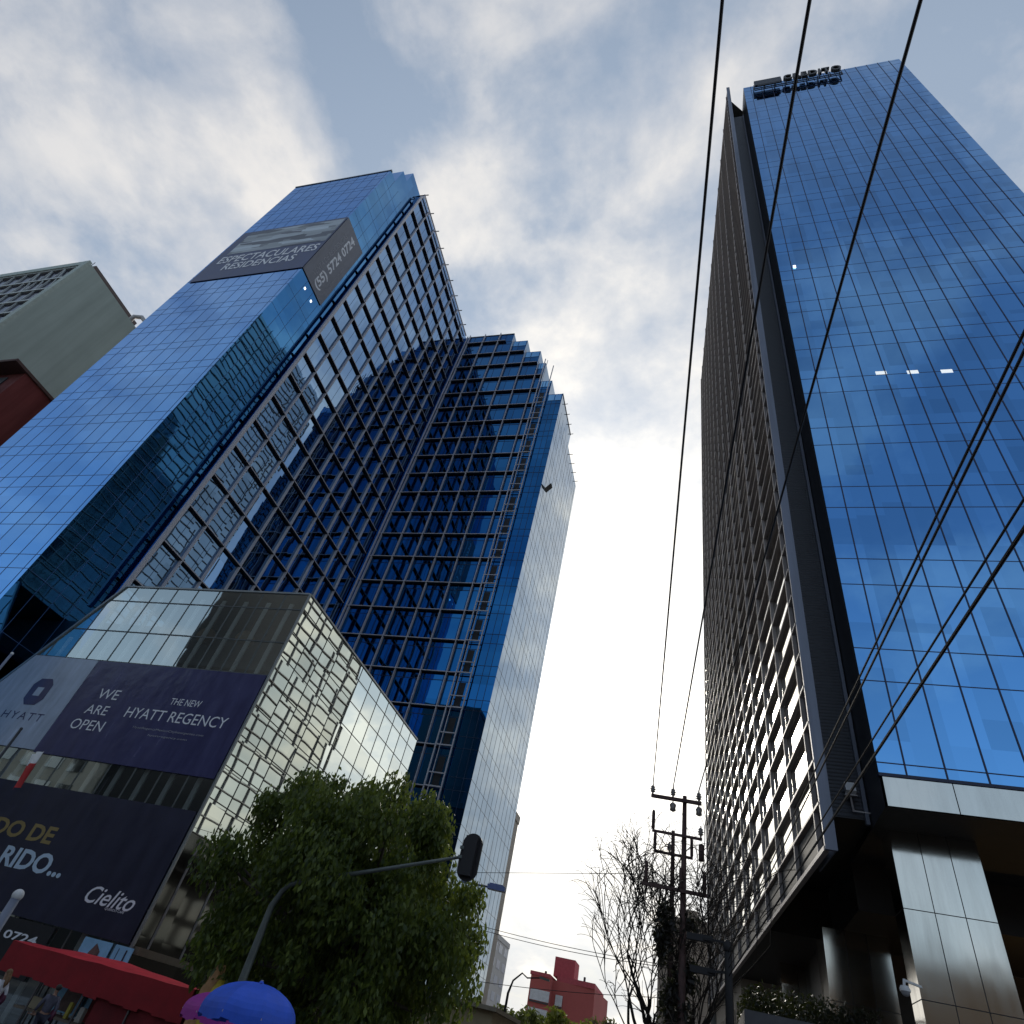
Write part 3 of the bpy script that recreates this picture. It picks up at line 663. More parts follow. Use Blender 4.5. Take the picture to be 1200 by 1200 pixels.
# low shop wall at the far end of the flank
f = MB(); a, b = gp(GL, 0.6), gp(27.5, 0.6); f.wall((a.x, a.y), (b.x, b.y), 0.14, 9.74); f.wall((b.x, b.y), (5.5, b.y), 0.14, 9.74); lw_ = f.build('lower_wall', plain('render_tan', (0.34, 0.29, 0.24), 0.8, 0, 0.12), off)
for k in range(6):
    for z in (5.6, 7.7):
        t = 29.5 + 2.5*k; f = MB(); f.obox(gp(t, 0.57, z), (gt, gn, (0, 0, 1)), (0.85, 0.02, 0.75)); w = f.build('window', M_glassG, lw_)
        f = MB(); f.obox(gp(t, 0.545, z-0.8), (gt, gn, (0, 0, 1)), (0.95, 0.05, 0.04)); f.build('sill', M_alu, w)
# glowing patches laid on the front glass for the indoor lights showing through
for k, (px, py) in enumerate(((1033, 437), (1070, 436), (1110, 435))):
    p = atY(px, py, YF); f = MB(); f.box((p.x-0.30, YF-0.012, p.z-0.16), (p.x+0.26, YF-0.004, p.z+0.16)); f.build('lit_window_patch', emis('lit_ceiling', (0.85, 0.88, 0.88), 0.6), off)
p = atY(931, 313, YF); f = MB(); f.box((p.x-0.09, YF-0.05, p.z-0.2), (p.x+0.09, YF-0.04, p.z+0.2)); f.build('lit_window_patch', emis('lamp_glow', (1, 0.98, 0.92), 2.5), off)
# roof sign
ys_ = YF-0.62
sg = empty('roof_sign', (9, ys_, ZF1-2), 'roof-edge sign of dark standing letters reading CREDITO beside a slab-like emblem', 'sign')
a, b, t = atY(884.5, 101.5, ys_), atY(916, 95, ys_), atY(884, 93, ys_)
f = MB(); f.box((a.x, ys_-0.12, a.z), (b.x, ys_+0.12, a.z+2.0)); f.box((a.x+0.3, ys_-0.14, a.z-0.5), (b.x-0.2, ys_-0.02, a.z-0.25)); f.build('emblem', M_dark, sg)
M_sig = plain('sign_bronze', (0.06, 0.055, 0.05), 0.5)
e_ = atY(986, 80, ys_); lettering(sg, 'CREDITO', (b.x+0.25, ys_, a.z+0.1), (1, 0, 0), (0, 0, 1), e_.x-b.x-0.3, 1.9, M_sig, bold=0.03, depth=0.35, spacing=1.15)
f = MB()
for z in (a.z+0.15, a.z-0.55): f.bar((a.x, ys_+0.28, z), (e_.x, ys_+0.28, z), 0.1)
for k in range(9):
    x = a.x + (e_.x-a.x)*k/8; f.bar((x, ys_+0.28, a.z-0.5), (x, YF+0.1, ZF1+0.05), 0.07); f.bar((x, ys_+0.28, a.z-0.55), (x, ys_+0.28, a.z+1.8), 0.07)
f.build('sign_frame', M_dark, sg)
# flood light in the recess and camera dome on the pillar
fl = empty('flood_light', (5.0, 25.6, 12.4), 'white flood light box on the dark recess wall between flank and glass', 'lamp')
p = atY(996, 924, 25.45)
f = MB(); f.obox(p, ((1, 0, 0), (0, 0.9, -0.43), (0, 0.43, 0.9)), (0.17, 0.11, 0.2)); f.build('lamp_box', M_white, fl)
f = MB(); f.bar(p+V3((0, 0.1, -0.2)), p+V3((0.05, 0.2, -0.75)), 0.06); f.bar(p+V3((0.05, 0.2, -0.72)), p+V3((0.65, 0.15, -0.76)), 0.035); f.box((p.x-0.2, p.y-0.05, p.z-0.26), (p.x+0.2, p.y+0.1, p.z-0.22)); f.build('bracket', M_alu, fl)
p = atY(1061, 1162, 25.3)
cc = empty('security_camera', p, 'white dome security camera on an arm at the steel pillar', 'camera')
f = MB(); f.lathe([(0.02, 0.16), (0.11, 0.14), (0.15, 0.06), (0.15, 0.0)], p, 14); f.bar(p+V3((0, 0, 0.15)), p+V3((0.05, 0.1, 0.32)), 0.06); f.bar(p+V3((0.05, 0.1, 0.3)), (6.6, 25.66, p.z+0.25), 0.06); f.build('housing', M_white, cc)
f = MB(); f.sphere(p, 0.13, 12, 8); f.build('dome', plain('smoked_dome', (0.3, 0.3, 0.32), 0.15), cc, smooth=True)
# hedge in a planter under the flank
p0 = atY(872, 1178, 36); p1 = atY(935, 1197, 30)
pl = empty('planter', (p1.x, 33, 0.14), 'grey wall planter holding a dark clipped hedge under the office flank', 'planter')
f = MB(); f.box((p0.x-0.4, 29, 0.14), (p1.x+3, 37, p0.z-0.9)); f.build('planter_wall', plain('planter_grey', (0.12, 0.12, 0.13), 0.8), pl)

def leaves(mb_pts, size, n_dirs=None, droop=0.5, aspect=2.2, name='foliage', mat=None, parent=None):
    """leaf quads at the given points, one mesh"""
    P = np.asarray(mb_pts); n = len(P)
    d = rng.normal(size=(n, 3)); d[:, 2] -= droop*1.6; d /= np.linalg.norm(d, axis=1)[:, None]
    w = np.cross(d, rng.normal(size=(n, 3))); w /= np.linalg.norm(w, axis=1)[:, None] + 1e-9
    s = size*(0.6+0.8*rng.random((n, 1))); 
    a = P; b = P + d*s*0.5 + w*s/aspect/2; c = P + d*s; e = P + d*s*0.5 - w*s/aspect/2
    v = np.stack([a, b, c, e], 1).reshape(-1, 3)
    o_ = ORG.get(parent.name, V3((0, 0, 0))) if parent else V3((0, 0, 0))
    v = v - np.array(o_)
    me = bpy.data.meshes.new(name); me.vertices.add(4*n); me.vertices.foreach_set('co', v.ravel())
    me.loops.add(4*n); me.polygons.add(n); me.loops.foreach_set('vertex_index', np.arange(4*n)); me.polygons.foreach_set('loop_start', np.arange(0, 4*n, 4)); me.polygons.foreach_set('loop_total', np.full(n, 4))
    me.materials.append(mat); me.update(); me.validate()
    o = bpy.data.objects.new(name, me); col.objects.link(o); ORG[o.name] = o_
    if parent: o.parent = parent
    return o
def cloud_pts(centers, radii, per, flat=1.0, shell=0.5):
    out = []
    for c_, r_ in zip(centers, radii):
        k = max(8, int(per*(r_**2)))
        d = rng.normal(size=(k, 3)); d /= np.linalg.norm(d, axis=1)[:, None]
        q = d*(r_*(shell+(1-shell)*rng.random((k, 1)))); q[:, 2] *= flat
        out.append(np.asarray(c_)+q)
    return np.concatenate(out)
M_leaf = leafmat('ficus_leaf', (0.028, 0.056, 0.011), (0.18, 0.23, 0.036), 0.40)
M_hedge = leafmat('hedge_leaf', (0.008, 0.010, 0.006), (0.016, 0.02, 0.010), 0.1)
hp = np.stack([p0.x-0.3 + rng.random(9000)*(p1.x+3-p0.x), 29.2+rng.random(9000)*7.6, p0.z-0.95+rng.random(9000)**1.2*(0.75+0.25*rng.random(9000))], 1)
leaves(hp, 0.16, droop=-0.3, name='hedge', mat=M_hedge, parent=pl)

# ================================================================== OTHER BUILDINGS
gr = empty('apartment_block', (-76, 22, 0), 'grey-green blank-walled block with a tilted glazed front behind the blue tower at left', 'building')
M_gg = streaked('grey_green_render', (0.43, 0.50, 0.465), 0.7, 0.0, 0.86, 0.06, 0.5)
ztop = atX(107, 310, -76).z
f = MB(); f.prism([(-104, 22), (-76, 22), (-76, 34), (-104, 34)], 0, ztop); gw = f.build('wall', M_gg, gr)
f = MB(); x1, x0 = -77.1, -92.0
for k in range(9):
    z = ztop - 1.0 - 2.9*k
    f.box((x0, 21.93, z-2.6), (x1, 21.97, z))
wn_ = f.build('window_band', plain('dark_violet_glass', (0.05, 0.05, 0.09), 0.1, 0.6), gw)
f = MB()
for k in range(10): f.box((x0, 21.7, ztop-1.0-2.9*k+0.02), (x1, 21.92, ztop-0.85-2.9*k+0.15))
for k in range(7): f.box((x1-k*2.3-0.12, 21.75, ztop-28), (x1-k*2.3, 21.90, ztop-1))
for k in range(3): f.bar((x1-2.3*k-0.2, 21.8, ztop-6.8), (x1-2.3*k-2.2, 21.8, ztop-1.1), 0.12)
f.build('window_frame', plain('frame_pale', (0.5, 0.53, 0.52), 0.5), wn_)
f = MB(); f.box((-76.9, 21.55, 0), (-75.99, 22.0, ztop+0.25)); f.box((-92.5, 21.55, ztop-0.75), (-76.9, 22.0, ztop+0.2)); f.build('front_frame', plain('frame_grey_green', (0.42, 0.48, 0.44), 0.7), gr)
f = MB(); f.tube([(-76.4, 30.2, ztop), (-76.4, 30.2, ztop+1.2), (-75.6, 30.6, ztop+1.6), (-74.9, 31.2, ztop+1.0), (-74.8, 31.5, ztop-0.4)], 0.32, 10); f.build('roof_duct', M_alu, gr, smooth=True)
f = MB()
for k in range(7): f.bar((-76.3-k*2, 22.2, ztop+0.1), (-76.3-k*2+random.uniform(-.2, .2), 22.2, ztop+0.9+random.random()), 0.06)
f.build('antenna', M_dark, gr)
db = empty('apartment_block', (-110, 22, 0), 'dark brown flat-roofed block edge behind the grey-green wall at far left', 'building')
zt2 = atY(5, 332, 30).z
f = MB(); f.prism([(-135, 30), (-100, 30), (-100, 40), (-135, 40)], 0, zt2-1.5); f.build('wall', plain('dark_brown_wall', (0.07, 0.05, 0.045), 0.8), db)
f = MB(); f.box((-136, 29.4, zt2-1.5), (-99.5, 40.5, zt2)); f.build('roof', plain('dark_brown_roof', (0.10, 0.075, 0.07), 0.8), db)
rb = empty('apartment_block', (-60, 21.4, 0), 'dark red apartment block with balconies at the left edge beside the blue tower', 'building')
zr = atX(30, 437, -60).z
M_red = streaked('dark_red_render', (0.19, 0.03, 0.028), 0.6, 0.0, 0.7, 0.08, 0.6)
f = MB(); f.prism([(-78, 21.4), (-60, 21.4), (-60, 32), (-78, 32)], 0, zr); rw_ = f.build('wall', M_red, rb)
for k in range(6):
    z = zr - 3.1 - 3.1*k
    f = MB(); f.box((-77, 20.1, z), (-60.8, 21.4, z+0.18)); b_ = f.build('balcony', plain('balcony_slab', (0.30, 0.27, 0.25), 0.8), rb)
    g = MB(); g.box((-77, 20.08, z+0.2), (-60.8, 20.16, z+1.0)); g.build('railing', M_red, b_)
    for j in range(5):
        g = MB(); g.box((-76+3.1*j, 21.3, z+0.3), (-74+3.1*j, 21.38, z+2.5)); g.build('window', M_dark, rw_)
f = MB(); f.box((-78.4, 20.0, zr), (-59.8, 32, zr+0.3)); f.build('roof', plain('dark_roof_slab', (0.10, 0.05, 0.045), 0.8), rb)

def simple_block(name, x0, x1, y0, y1, z1, mat, label, nx, ny, nz, wmat, sides='fl', roofmat=None, zb=1.2, ww=0.6):
    """plain block with separate recessed windows on its front and left/right sides"""
    e = empty(name, ((x0+x1)/2, (y0+y1)/2, 0), label, 'building')
    f = MB(); f.prism([(x0, y0), (x1, y0), (x1, y1), (x0, y1)], 0, z1); w = f.build('wall', mat, e)
    fh = (z1-zb)/nz
    for k in range(nz):
        z = zb + k*fh + fh*0.25
        if 'f' in sides:
            for i in range(nx):
                bw = (x1-x0)/nx; x = x0 + bw*(i+0.5); g = MB(); g.box((x-bw*ww/2, y0-0.05, z), (x+bw*ww/2, y0+0.05, z+fh*0.55)); p_ = g.build('window', wmat, w)
                g = MB(); g.box((x-bw*ww/2-0.1, y0-0.16, z-0.12), (x+bw*ww/2+0.1, y0-0.02, z-0.01)); g.build('sill', M_aluW, p_)
        for sd, X in (('r', x1), ('l', x0)):
            if sd in sides:
                for i in range(ny):
                    bw = (y1-y0)/ny; y = y0 + bw*(i+0.5); g = MB(); g.box((X-0.05, y-bw*ww/2, z), (X+0.05, y+bw*ww/2, z+fh*0.55)); g.build('window', wmat, w)
    f = MB(); t = 0.35
    for a, b in (((x0-0.1, y0-0.1), (x1+0.1, y0+t)), ((x0-0.1, y1-t), (x1+0.1, y1+0.1)), ((x0-0.1, y0+t), (x0+t, y1-t)), ((x1-t, y0+t), (x1+0.1, y1-t))): f.box((*a, z1-0.05), (*b, z1+0.7))
    f.build('parapet', roofmat or mat, e)
    return e
M_win = mirror_glass('dull_window', (0.22, 0.25, 0.27), 1, 1, 0.02, 0.01, rough=0.06)
M_winW = plain('white_window', (0.55, 0.57, 0.60), 0.4)
# red block far down the street
a = atY(623, 1138.5, 150); b = atY(645, 1142, 150); c = atY(696, 1151, 150); a.z -= 0.4
rd = empty('apartment_block', ((a.x+c.x)/2, 150, 0), 'brick-red apartment block with a blank gable far down the street', 'building')
M_brick = plain('brick_red', (0.40, 0.095, 0.085), 0.85, 0, 0.1, 0.2)
f = MB(); f.prism([(a.x, 150), (b.x+0.3, 150), (b.x+0.3, 152), (c.x, 152.5), (c.x+1, 168), (a.x-1, 168)], 0, a.z); w = f.build('wall', M_brick, rd)
f = MB(); xm = atY(650, 1133, 150); f.box((b.x+1, 152.2, a.z), (c.x, 168, a.z+0.9)); f.box((xm.x-0.8, 154, a.z+0.9), (xm.x+3.4, 160, a.z+4.2)); f.box((a.x-0.2, 149.8, a.z), (b.x, 160, a.z+0.6)); f.build('roof', plain('brick_roof', (0.42, 0.075, 0.09), 0.85), rd)
for k in range(7):
    z = a.z - 3.9 - 2.9*k
    for x0, x1 in ((a.x+0.3, a.x+0.3+(b.x-a.x)*1.0), (b.x+1.2, b.x+2.6)):
        g = MB(); yy = 150 if x0 < b.x else 152.05
        if x0 > b.x: yy = 151.95
        g.box((x0, yy-0.1, z), (x1, yy+0.05, z+1.7)); p_ = g.build('window', M_winW, w)
        g = MB(); g.box((x0, yy-0.2, z-0.35), (x1, yy-0.02, z-0.1)); g.build('sill', M_dark, p_)
f = MB()
for k in range(4): f.box((a.x+1.5+2.7*k, 156, a.z+0.6), (a.x+1.9+2.7*k, 156.4, a.z+1.6+0.4*(k % 2)))
f.build('chimney', M_dark, rd)
# pale blocks beyond the blue tower and behind the pole
p = atY(606, 952, 90)
p = atY(606, 952, 68.6)
simple_block('office_block', -38, atY(606, 960, 69.4).x, 68.4, 70.2, p.z-0.7, plain('pale_beige', (0.45, 0.41, 0.36), 0.85, 0, 0.06), 'pale beige slab block edging out past the far end of the blue tower', 6, 1, 11, M_win, '')
p = atY(588, 1101, 125)
simple_block('office_block', atY(560, 1120, 125).x-8, atY(580, 1120, 125).x, 118, 134, p.z, plain('pale_grey', (0.50, 0.48, 0.46), 0.85, 0, 0.06), 'lower pale grey block with white balconies behind the beige slab', 4, 4, 8, M_winW, 'r')
p = atY(800, 1072, 76); pl_, pr_ = atY(772, 1100, 76), atY(828, 1100, 76)
bb = simple_block('apartment_block', pl_.x, pr_.x+3, 76, 92, p.z-1.0, plain('dull_beige', (0.40, 0.34, 0.29), 0.9, 0, 0.18, 0.6), 'beige building with a notched parapet behind the bare tree and poles', 3, 3, 6, M_win, '')
f = MB()
for k in range(5): f.box((pl_.x+0.4+2.2*k, 75.85, p.z-0.3), (pl_.x+1.6+2.2*k, 76.5, p.z+0.5))
f.build('merlon', plain('dull_beige', (0.4, 0.34, 0.29)), bb)
# small tan street building by the big tree
p = atY(520, 1178, 44); p2 = atY(565, 1192, 44)
tb = empty('kiosk_building', (p.x, 44, 0), 'low tan building with a dark red base past the big tree', 'building')
zz = atY(505, 1168, 44).z
f = MB(); f.prism([(p.x-7, 44), (p2.x+0.6, 44), (p2.x+0.6, 50), (p.x-7, 50)], 1.6, zz); f.build('wall', plain('tan_render', (0.42, 0.33, 0.20), 0.85, 0, 0.1), tb)
f = MB(); f.box((p.x-6.9, 44.1, 0.14), (p2.x+0.5, 49.9, 1.6)); f.build('base', plain('maroon', (0.12, 0.035, 0.03), 0.8), tb)
f = MB(); f.box((p.x-7.3, 43.4, zz), (p2.x+0.9, 50.3, zz+0.2)); f.build('roof', plain('tan_roof', (0.3, 0.25, 0.18), 0.8), tb)
# buildings across the street behind the camera (seen in the glass)
simple_block('office_block', -140, -75, -36, -18, 34, plain('cream_render', (0.76, 0.74, 0.64), 0.85, 0, 0.08), 'cream office block across the street, mirrored in the podium glass', 14, 4, 9, M_win, '')
simple_block('office_block', -18, 70, -44, -26, 17, plain('brown_render', (0.22, 0.16, 0.11), 0.85, 0, 0.12), 'unseen brown office block added across the street, mirrored in the steel pillars', 10, 3, 5, M_win, '')  # unseen block added so the pillars mirror brown low down
cb = bpy.data.objects['office_block.002'] if 'office_block.002' in bpy.data.objects else None
f = MB()
for k in range(9):
    for i in range(15): f.box((-139+4.2*i, -18.0, 2.5+3.5*k), (-136.4+4.2*i, -17.9, 4.4+3.5*k))
if cb: f.build('window_rows', M_win, cb)
simple_block('office_block', -74.5, -45, -40, -19, 58, plain('dark_slate', (0.02, 0.024, 0.032), 0.6, 0, 0.1), 'dark slate office block across the street, mirrored in the podium glass', 8, 4, 14, M_win, '')

# ================================================================== TREES
def branch_tree(name, base, h, label, group=None, crown=None, leaf=None, seed=1, spread=0.6, trunk_r=0.25, depth=4, twig=0.01, droop=0.0, up=0.5, barkc=(0.030, 0.024, 0.020), kids=(3, 4), lens=0.72, stems=None):
    rnd = random.Random(seed); e = empty(name, base, label, 'tree', group); mb = MB(); tips = []
    def grow(p, d, ln, r, k):
        pts = [V3(p)]; rad = [r]; n = 4 if k < depth else 5; q = V3(p); dd = V3(d)
        for i in range(n):
            dd = (dd + V3((rnd.uniform(-1, 1), rnd.uniform(-1, 1), rnd.uniform(-0.5, 0.8)))*0.20 + V3((0, 0, -droop*(k/depth)*0.30 if k >= depth-1 else up*0.06))).normalized()
            q = q + dd*(ln/n); pts.append(q.copy()); rad.append(max(twig, r*(1-0.42*(i+1)/n)) if k < depth else max(twig*0.5, r*(1-0.8*(i+1)/n)))
        mb.tube(pts, rad, 7 if k < 2 else (5 if k < 3 else 3), cap=False)
        if k >= depth: tips.append(q); return
        for j in range(rnd.randint(*kids)):
            i = rnd.randint(2, n) if j else n
            a = rnd.uniform(0, 2*math.pi); s = V3((math.cos(a), math.sin(a), rnd.uniform(-0.1, 0.5)))
            grow(pts[i], (dd*(1-spread) + s*spread + V3((0, 0, up*0.3))).normalized(), ln*rnd.uniform(lens-0.1, lens+0.12), rad[i]*rnd.uniform(0.5, 0.68), k+1)
    for st_d, st_l in (stems or [((0.02, 0.02, 1), 1.0)]): grow(base, V3(st_d).normalized(), h*0.36*st_l, trunk_r, 0)
    mb.build('trunk', plain('bark_'+name, barkc, 0.9, 0, 0.3, 6, 0.4), e, smooth=True)
    return e, tips
def crown_tree(name, base, cx, rx, rz, zc, nclump, label, mat, flat=0.85, per=900, leaf=0.2, trunk_h=None, group=None, seed=1, droop=0.6, cr=(0.9, 1.5), trunk_r=0.28):
    rs = np.random.default_rng(seed); e = empty(name, base, label, 'tree', group)
    mb = MB(); b = V3(base); th = trunk_h or (zc-rz*0.6-b.z)
    fork = b + V3((0.1, 0.05, th)); mb.tube([b, b+V3((0.12, 0.0, th*0.4)), fork], [trunk_r*1.25, trunk_r, trunk_r*0.85], 9)
    cs, rr = [], []
    for i in range(nclump):
        d = rs.normal(size=3); d /= np.linalg.norm(d); q = (rs.random()**0.42)
        c_ = np.array([cx[0]+d[0]*rx*q, cx[1]+d[1]*rx*q, zc+d[2]*rz*q]); cs.append(c_); rr.append(rs.uniform(*cr))
        if i % 3 == 0:
            m_ = fork.lerp(V3(c_), 0.5) + V3((0, 0, 0.25)); mb.tube([fork, m_, V3(c_)], [trunk_r*0.5, trunk_r*0.28, 0.02], 5, cap=False)
    mb.build('trunk', plain('bark_grey', (0.09, 0.075, 0.06), 0.9, 0, 0.3, 6, 0.4), e, smooth=True)
    leaves(cloud_pts(cs, rr, per, flat, 0.40), leaf, droop=droop, name='crown', mat=mat, parent=e)
    return e
tc_ = atY(405, 1045, 20.5)
crown_tree('ficus_tree', (tc_.x+0.6, 20.8, 0.14), (tc_.x+0.15, 20.6), 4.3, 3.7, 5.25, 165, 'large dense dark green ficus tree behind the traffic signal arm', M_leaf, flat=1.15, per=1050, leaf=0.18, seed=4, droop=1.5, cr=(0.42, 0.95))
q = atY(-48, 612, 9.0)
crown_tree('kerb_tree', (q.x-0.2, 9.1, 0.14), (q.x, 9.0), 0.55, 0.8, q.z, 16, 'tree whose dark leaf tip just enters the left edge before the blue glass', M_leaf, per=900, leaf=0.17, seed=31, droop=0.8, cr=(0.3, 0.5), trunk_r=0.14)
M_far = leafmat('far_leaf', (0.03, 0.045, 0.012), (0.10, 0.12, 0.03), 0.3); M_yel = leafmat('yellow_green_leaf', (0.07, 0.085, 0.012), (0.20, 0.20, 0.03), 0.4)
for i, (px, py, Y, rx, lab, m) in enumerate(((594, 1192, 85, 3.4, 'olive street tree nearest the pale blocks at the street end', M_far), (621, 1189, 95, 3.6, 'rounded olive street tree below the white balconies of the red block', M_far), (640, 1194, 100, 3.2, 'small dark olive tree against the red gable base', M_far),
        (675, 1188, 90, 3.6, 'yellow-green weeping tree in front of the red gable', M_yel), (712, 1199, 120, 4.0, 'brownish far tree at the right of the red block', leafmat('brown_leaf', (0.06, 0.045, 0.03), (0.12, 0.09, 0.06))))):
    p = atY(px, py, Y); crown_tree('street_tree', (p.x, Y, 0.0), (p.x, Y), rx, rx*0.8, p.z-rx*0.70, 34, lab, m, per=170, leaf=0.55, seed=20+i, droop=0.7, cr=(0.9, 1.6), group='trees at the end of the street')
p = atY(793, 1199, 31)
bt, tips = branch_tree('bare_tree', (p.x-0.15, 31, 0.14), 10.6, 'leafless willow-like tree with curling twigs beside the power pole', seed=11, spread=0.42, trunk_r=0.22, depth=5, twig=0.018, droop=0.6, up=0.65, kids=(2, 4), lens=0.74, stems=[((-0.14, 0.05, 1), 1.05), ((-0.05, -0.1, 1), 1.0), ((-0.24, 0.0, 1), 0.85), ((-0.12, 0.25, 1), 1.1)])

# ================================================================== STREET FURNITURE
# traffic signal on a mast arm
YT = 17.0
b0 = atY(283, 1152, YT); b1 = atY(318, 1062, YT); b2 = atY(334, 1040, YT); b3 = atY(348, 1034, YT); b4 = atY(440, 1020, YT); hd = atY(550, 1003, YT)
arm_end = hd + V3((0.05, 0, 0.02))
ts = empty('traffic_signal', (b0.x, YT, 0.14), 'traffic signal at the end of a grey mast arm before the ficus tree', 'traffic light')
M_pole = plain('galvanised_pole', (0.13, 0.15, 0.14), 0.5, 0.4)
f = MB(); f.tube([(b0.x, YT, 0.14), (b0.x, YT, 2.6), b1, b2, b3, b4, arm_end], [0.12, 0.11, 0.085, 0.075, 0.065, 0.05, 0.035], 10); f.build('mast_arm', M_pole, ts, smooth=True)
M_yp = plain('yellow_paint', (0.42, 0.26, 0.03), 0.5)
f = MB(); f.tube([(b0.x, YT, 0.14), (b0.x, YT, 2.75)], 0.145, 12); f.tube([(b0.x, YT-0.05, 2.75), (b0.x+0.16, YT-0.1, 2.85), (b0.x+0.22, YT-0.1, 2.62), (b0.x+0.14, YT-0.1, 2.4)], 0.04, 6); f.build('base_sleeve', M_yp, ts, smooth=True)
f = MB(); pr_ = []
hw, hh, dp = 0.27, 0.56, 0.14
for a_ in range(24):
    w = 2*math.pi*a_/24; pr_.append((hw*math.cos(w), (hh-hw)*(1 if math.sin(w) > 0 else -1)*(1 if abs(math.sin(w)) > 1e-6 else 0) + hw*math.sin(w)))
c = hd + V3((0.02, 0, -0.02))
F1 = [(c.x+x, c.y-0.02, c.z+z) for x, z in pr_]; F2 = [(c.x+x, c.y+0.06, c.z+z) for x, z in pr_]
f.poly(F1); f.poly(F2[::-1])
for i in range(24): j = (i+1) % 24; f.poly([F1[i], F2[i], F2[j], F1[j]])
sh = f.build('backplate', M_black, ts)
f = MB(); f.box((c.x-0.16, c.y-0.17, c.z-0.46), (c.x+0.16, c.y-0.021, c.z+0.46)); f.build('signal_housing', M_black, ts)
for k, cc_ in enumerate(((0.4, 0.02, 0.02), (0.4, 0.22, 0.02), (0.02, 0.3, 0.12))):
    f = MB(); f.tube([(c.x, c.y+0.061, c.z+0.29-0.29*k), (c.x, c.y+0.08, c.z+0.29-0.29*k)], 0.1, 16); f.tube([(c.x, c.y+0.081, c.z+0.29-0.29*k), (c.x, c.y+0.24, c.z+0.27-0.29*k)], 0.115, 14, cap=False)
    f.build('lens', plain('lens_%s' % ('red', 'amber', 'green')[k], cc_, 0.2), ts)
f = MB(); f.bar(arm_end+V3((-0.3, -0.12, 0.12)), arm_end+V3((0.0, -0.12, 0.12)), 0.07); f.bar(arm_end+V3((-0.3, -0.12, -0.1)), arm_end+V3((0.0, -0.12, -0.1)), 0.07); f.build('bracket', M_pole, ts)
# blue-grey LED street lamp
YLp = 34.0; p = atY(582, 1041, YLp)
sl = empty('street_lamp', (p.x-1.5, YLp, 0.14), 'blue-grey street lamp with a flat head reaching out past the ficus tree', 'street lamp')
f = MB(); f.tube([(p.x-2.3, YLp, 0.14), (p.x-2.2, YLp, p.z-0.4), (p.x-1.9, YLp, p.z+0.02), (p.x-0.3, YLp, p.z)], [0.12, 0.09, 0.06, 0.05], 10); f.build('pole', plain('lamp_blue_grey', (0.12, 0.16, 0.26), 0.5), sl, smooth=True)
f = MB(); f.obox(p, ((1, 0, -0.03), (0, 1, 0), (0.03, 0, 1)), (0.46, 0.17, 0.10)); f.obox(p+V3((-0.02, 0, 0.12)), ((1, 0, -0.03), (0, 1, 0), (0.03, 0, 1)), (0.36, 0.12, 0.05)); f.build('lamp_head', plain('lamp_blue', (0.10, 0.14, 0.34), 0.4), sl)
f = MB(); f.obox(p+V3((0.05, 0, -0.105)), ((1, 0, -0.03), (0, 1, 0), (0.03, 0, 1)), (0.32, 0.13, 0.012)); f.build('lens', plain('lamp_lens', (0.5, 0.52, 0.55), 0.3), sl)
# curved-arm lamp far away
p = atY(596, 1160, 60); p2 = atY(618, 1146, 60); p3 = atY(634, 1146, 60)
s2 = empty('street_lamp', (p.x, 60, 0.0), 'thin street lamp with a curved arm standing before the red block', 'street lamp')
f = MB(); f.tube([(p.x-0.15, 60, 0), (p.x, 60, p.z-0.2), (p.x+0.25, 60, p.z+0.65), (p.x+0.9, 60, p.z+1.25), p2, p3], [0.13, 0.10, 0.07, 0.06, 0.055, 0.05], 7); f.build('pole', M_black, s2, smooth=True)
f = MB(); f.obox(p3+V3((0.3, 0, -0.02)), ((1, 0, -0.1), (0, 1, 0), (0.1, 0, 1)), (0.4, 0.12, 0.07)); f.build('lamp_head', M_pole, s2)
# power poles
M_porc = plain('porcelain', (0.22, 0.19, 0.18), 0.25); M_rust = plain('rusty_steel', (0.09, 0.05, 0.045), 0.7, 0.2, 0.3, 6)
YPo = 28.0
def crossarm(parent, l, r_, Y, ins, w=0.13, up=True):
    a, b = atY(*l, Y), atY(*r_, Y); zc = (a.z+b.z)/2; a.z = zc+0.06; b.z = zc-0.02
    f = MB(); f.bar(a, b, w); o = f.build('crossarm', M_rust, parent)
    for u, kind in ins:
        q = a.lerp(b, u); f = MB()
        if kind == 'p': prof = [(0.03, 0.05), (0.045, 0.14), (0.12, 0.18), (0.06, 0.22), (0.13, 0.27), (0.07, 0.31), (0.10, 0.37), (0.04, 0.42), (0.03, 0.5)]
        elif kind == 'h': prof = [(0.02, -0.06), (0.03, -0.14), (0.12, -0.2), (0.14, -0.26), (0.11, -0.36), (0.13, -0.46), (0.02, -0.52)]
        else: prof = [(0.05, 0.06), (0.07, 0.1), (0.07, 0.72), (0.05, 0.8), (0.0, 0.82)]
        f.lathe(prof, q, 10); f.build('insulator', M_porc if kind != 'f' else M_rust, o, smooth=True)
    return o, a, b
pp = empty('power_pole', (atY(800, 1090, YPo).x, YPo, 0.14), 'tall wooden power pole with a three-insulator top crossarm beside the gridded tower', 'utility pole')
tp = atY(802.5, 936, YPo); f = MB(); f.tube([(tp.x-0.05, YPo, 0.14), (tp.x-0.05, YPo, 5), (tp.x, YPo, tp.z+0.1)], [0.17, 0.14, 0.085], 10); f.build('pole', M_rust, pp, smooth=True)
o, a1, b1_ = crossarm(pp, (763, 935), (822, 940), YPo-0.16, ((0.03, 'p'), (0.44, 'p'), (0.95, 'p'), (0.44, 'h'), (0.95, 'h')))
crossarm(pp, (764, 976), (823, 982), YPo-0.16, ((0.02, 'f'), (0.97, 'p')), 0.09)
crossarm(pp, (752, 1037), (829, 1049), YPo-0.17, ((0.06, 'f'), (0.60, 'f'), (0.96, 'f')), 0.12)
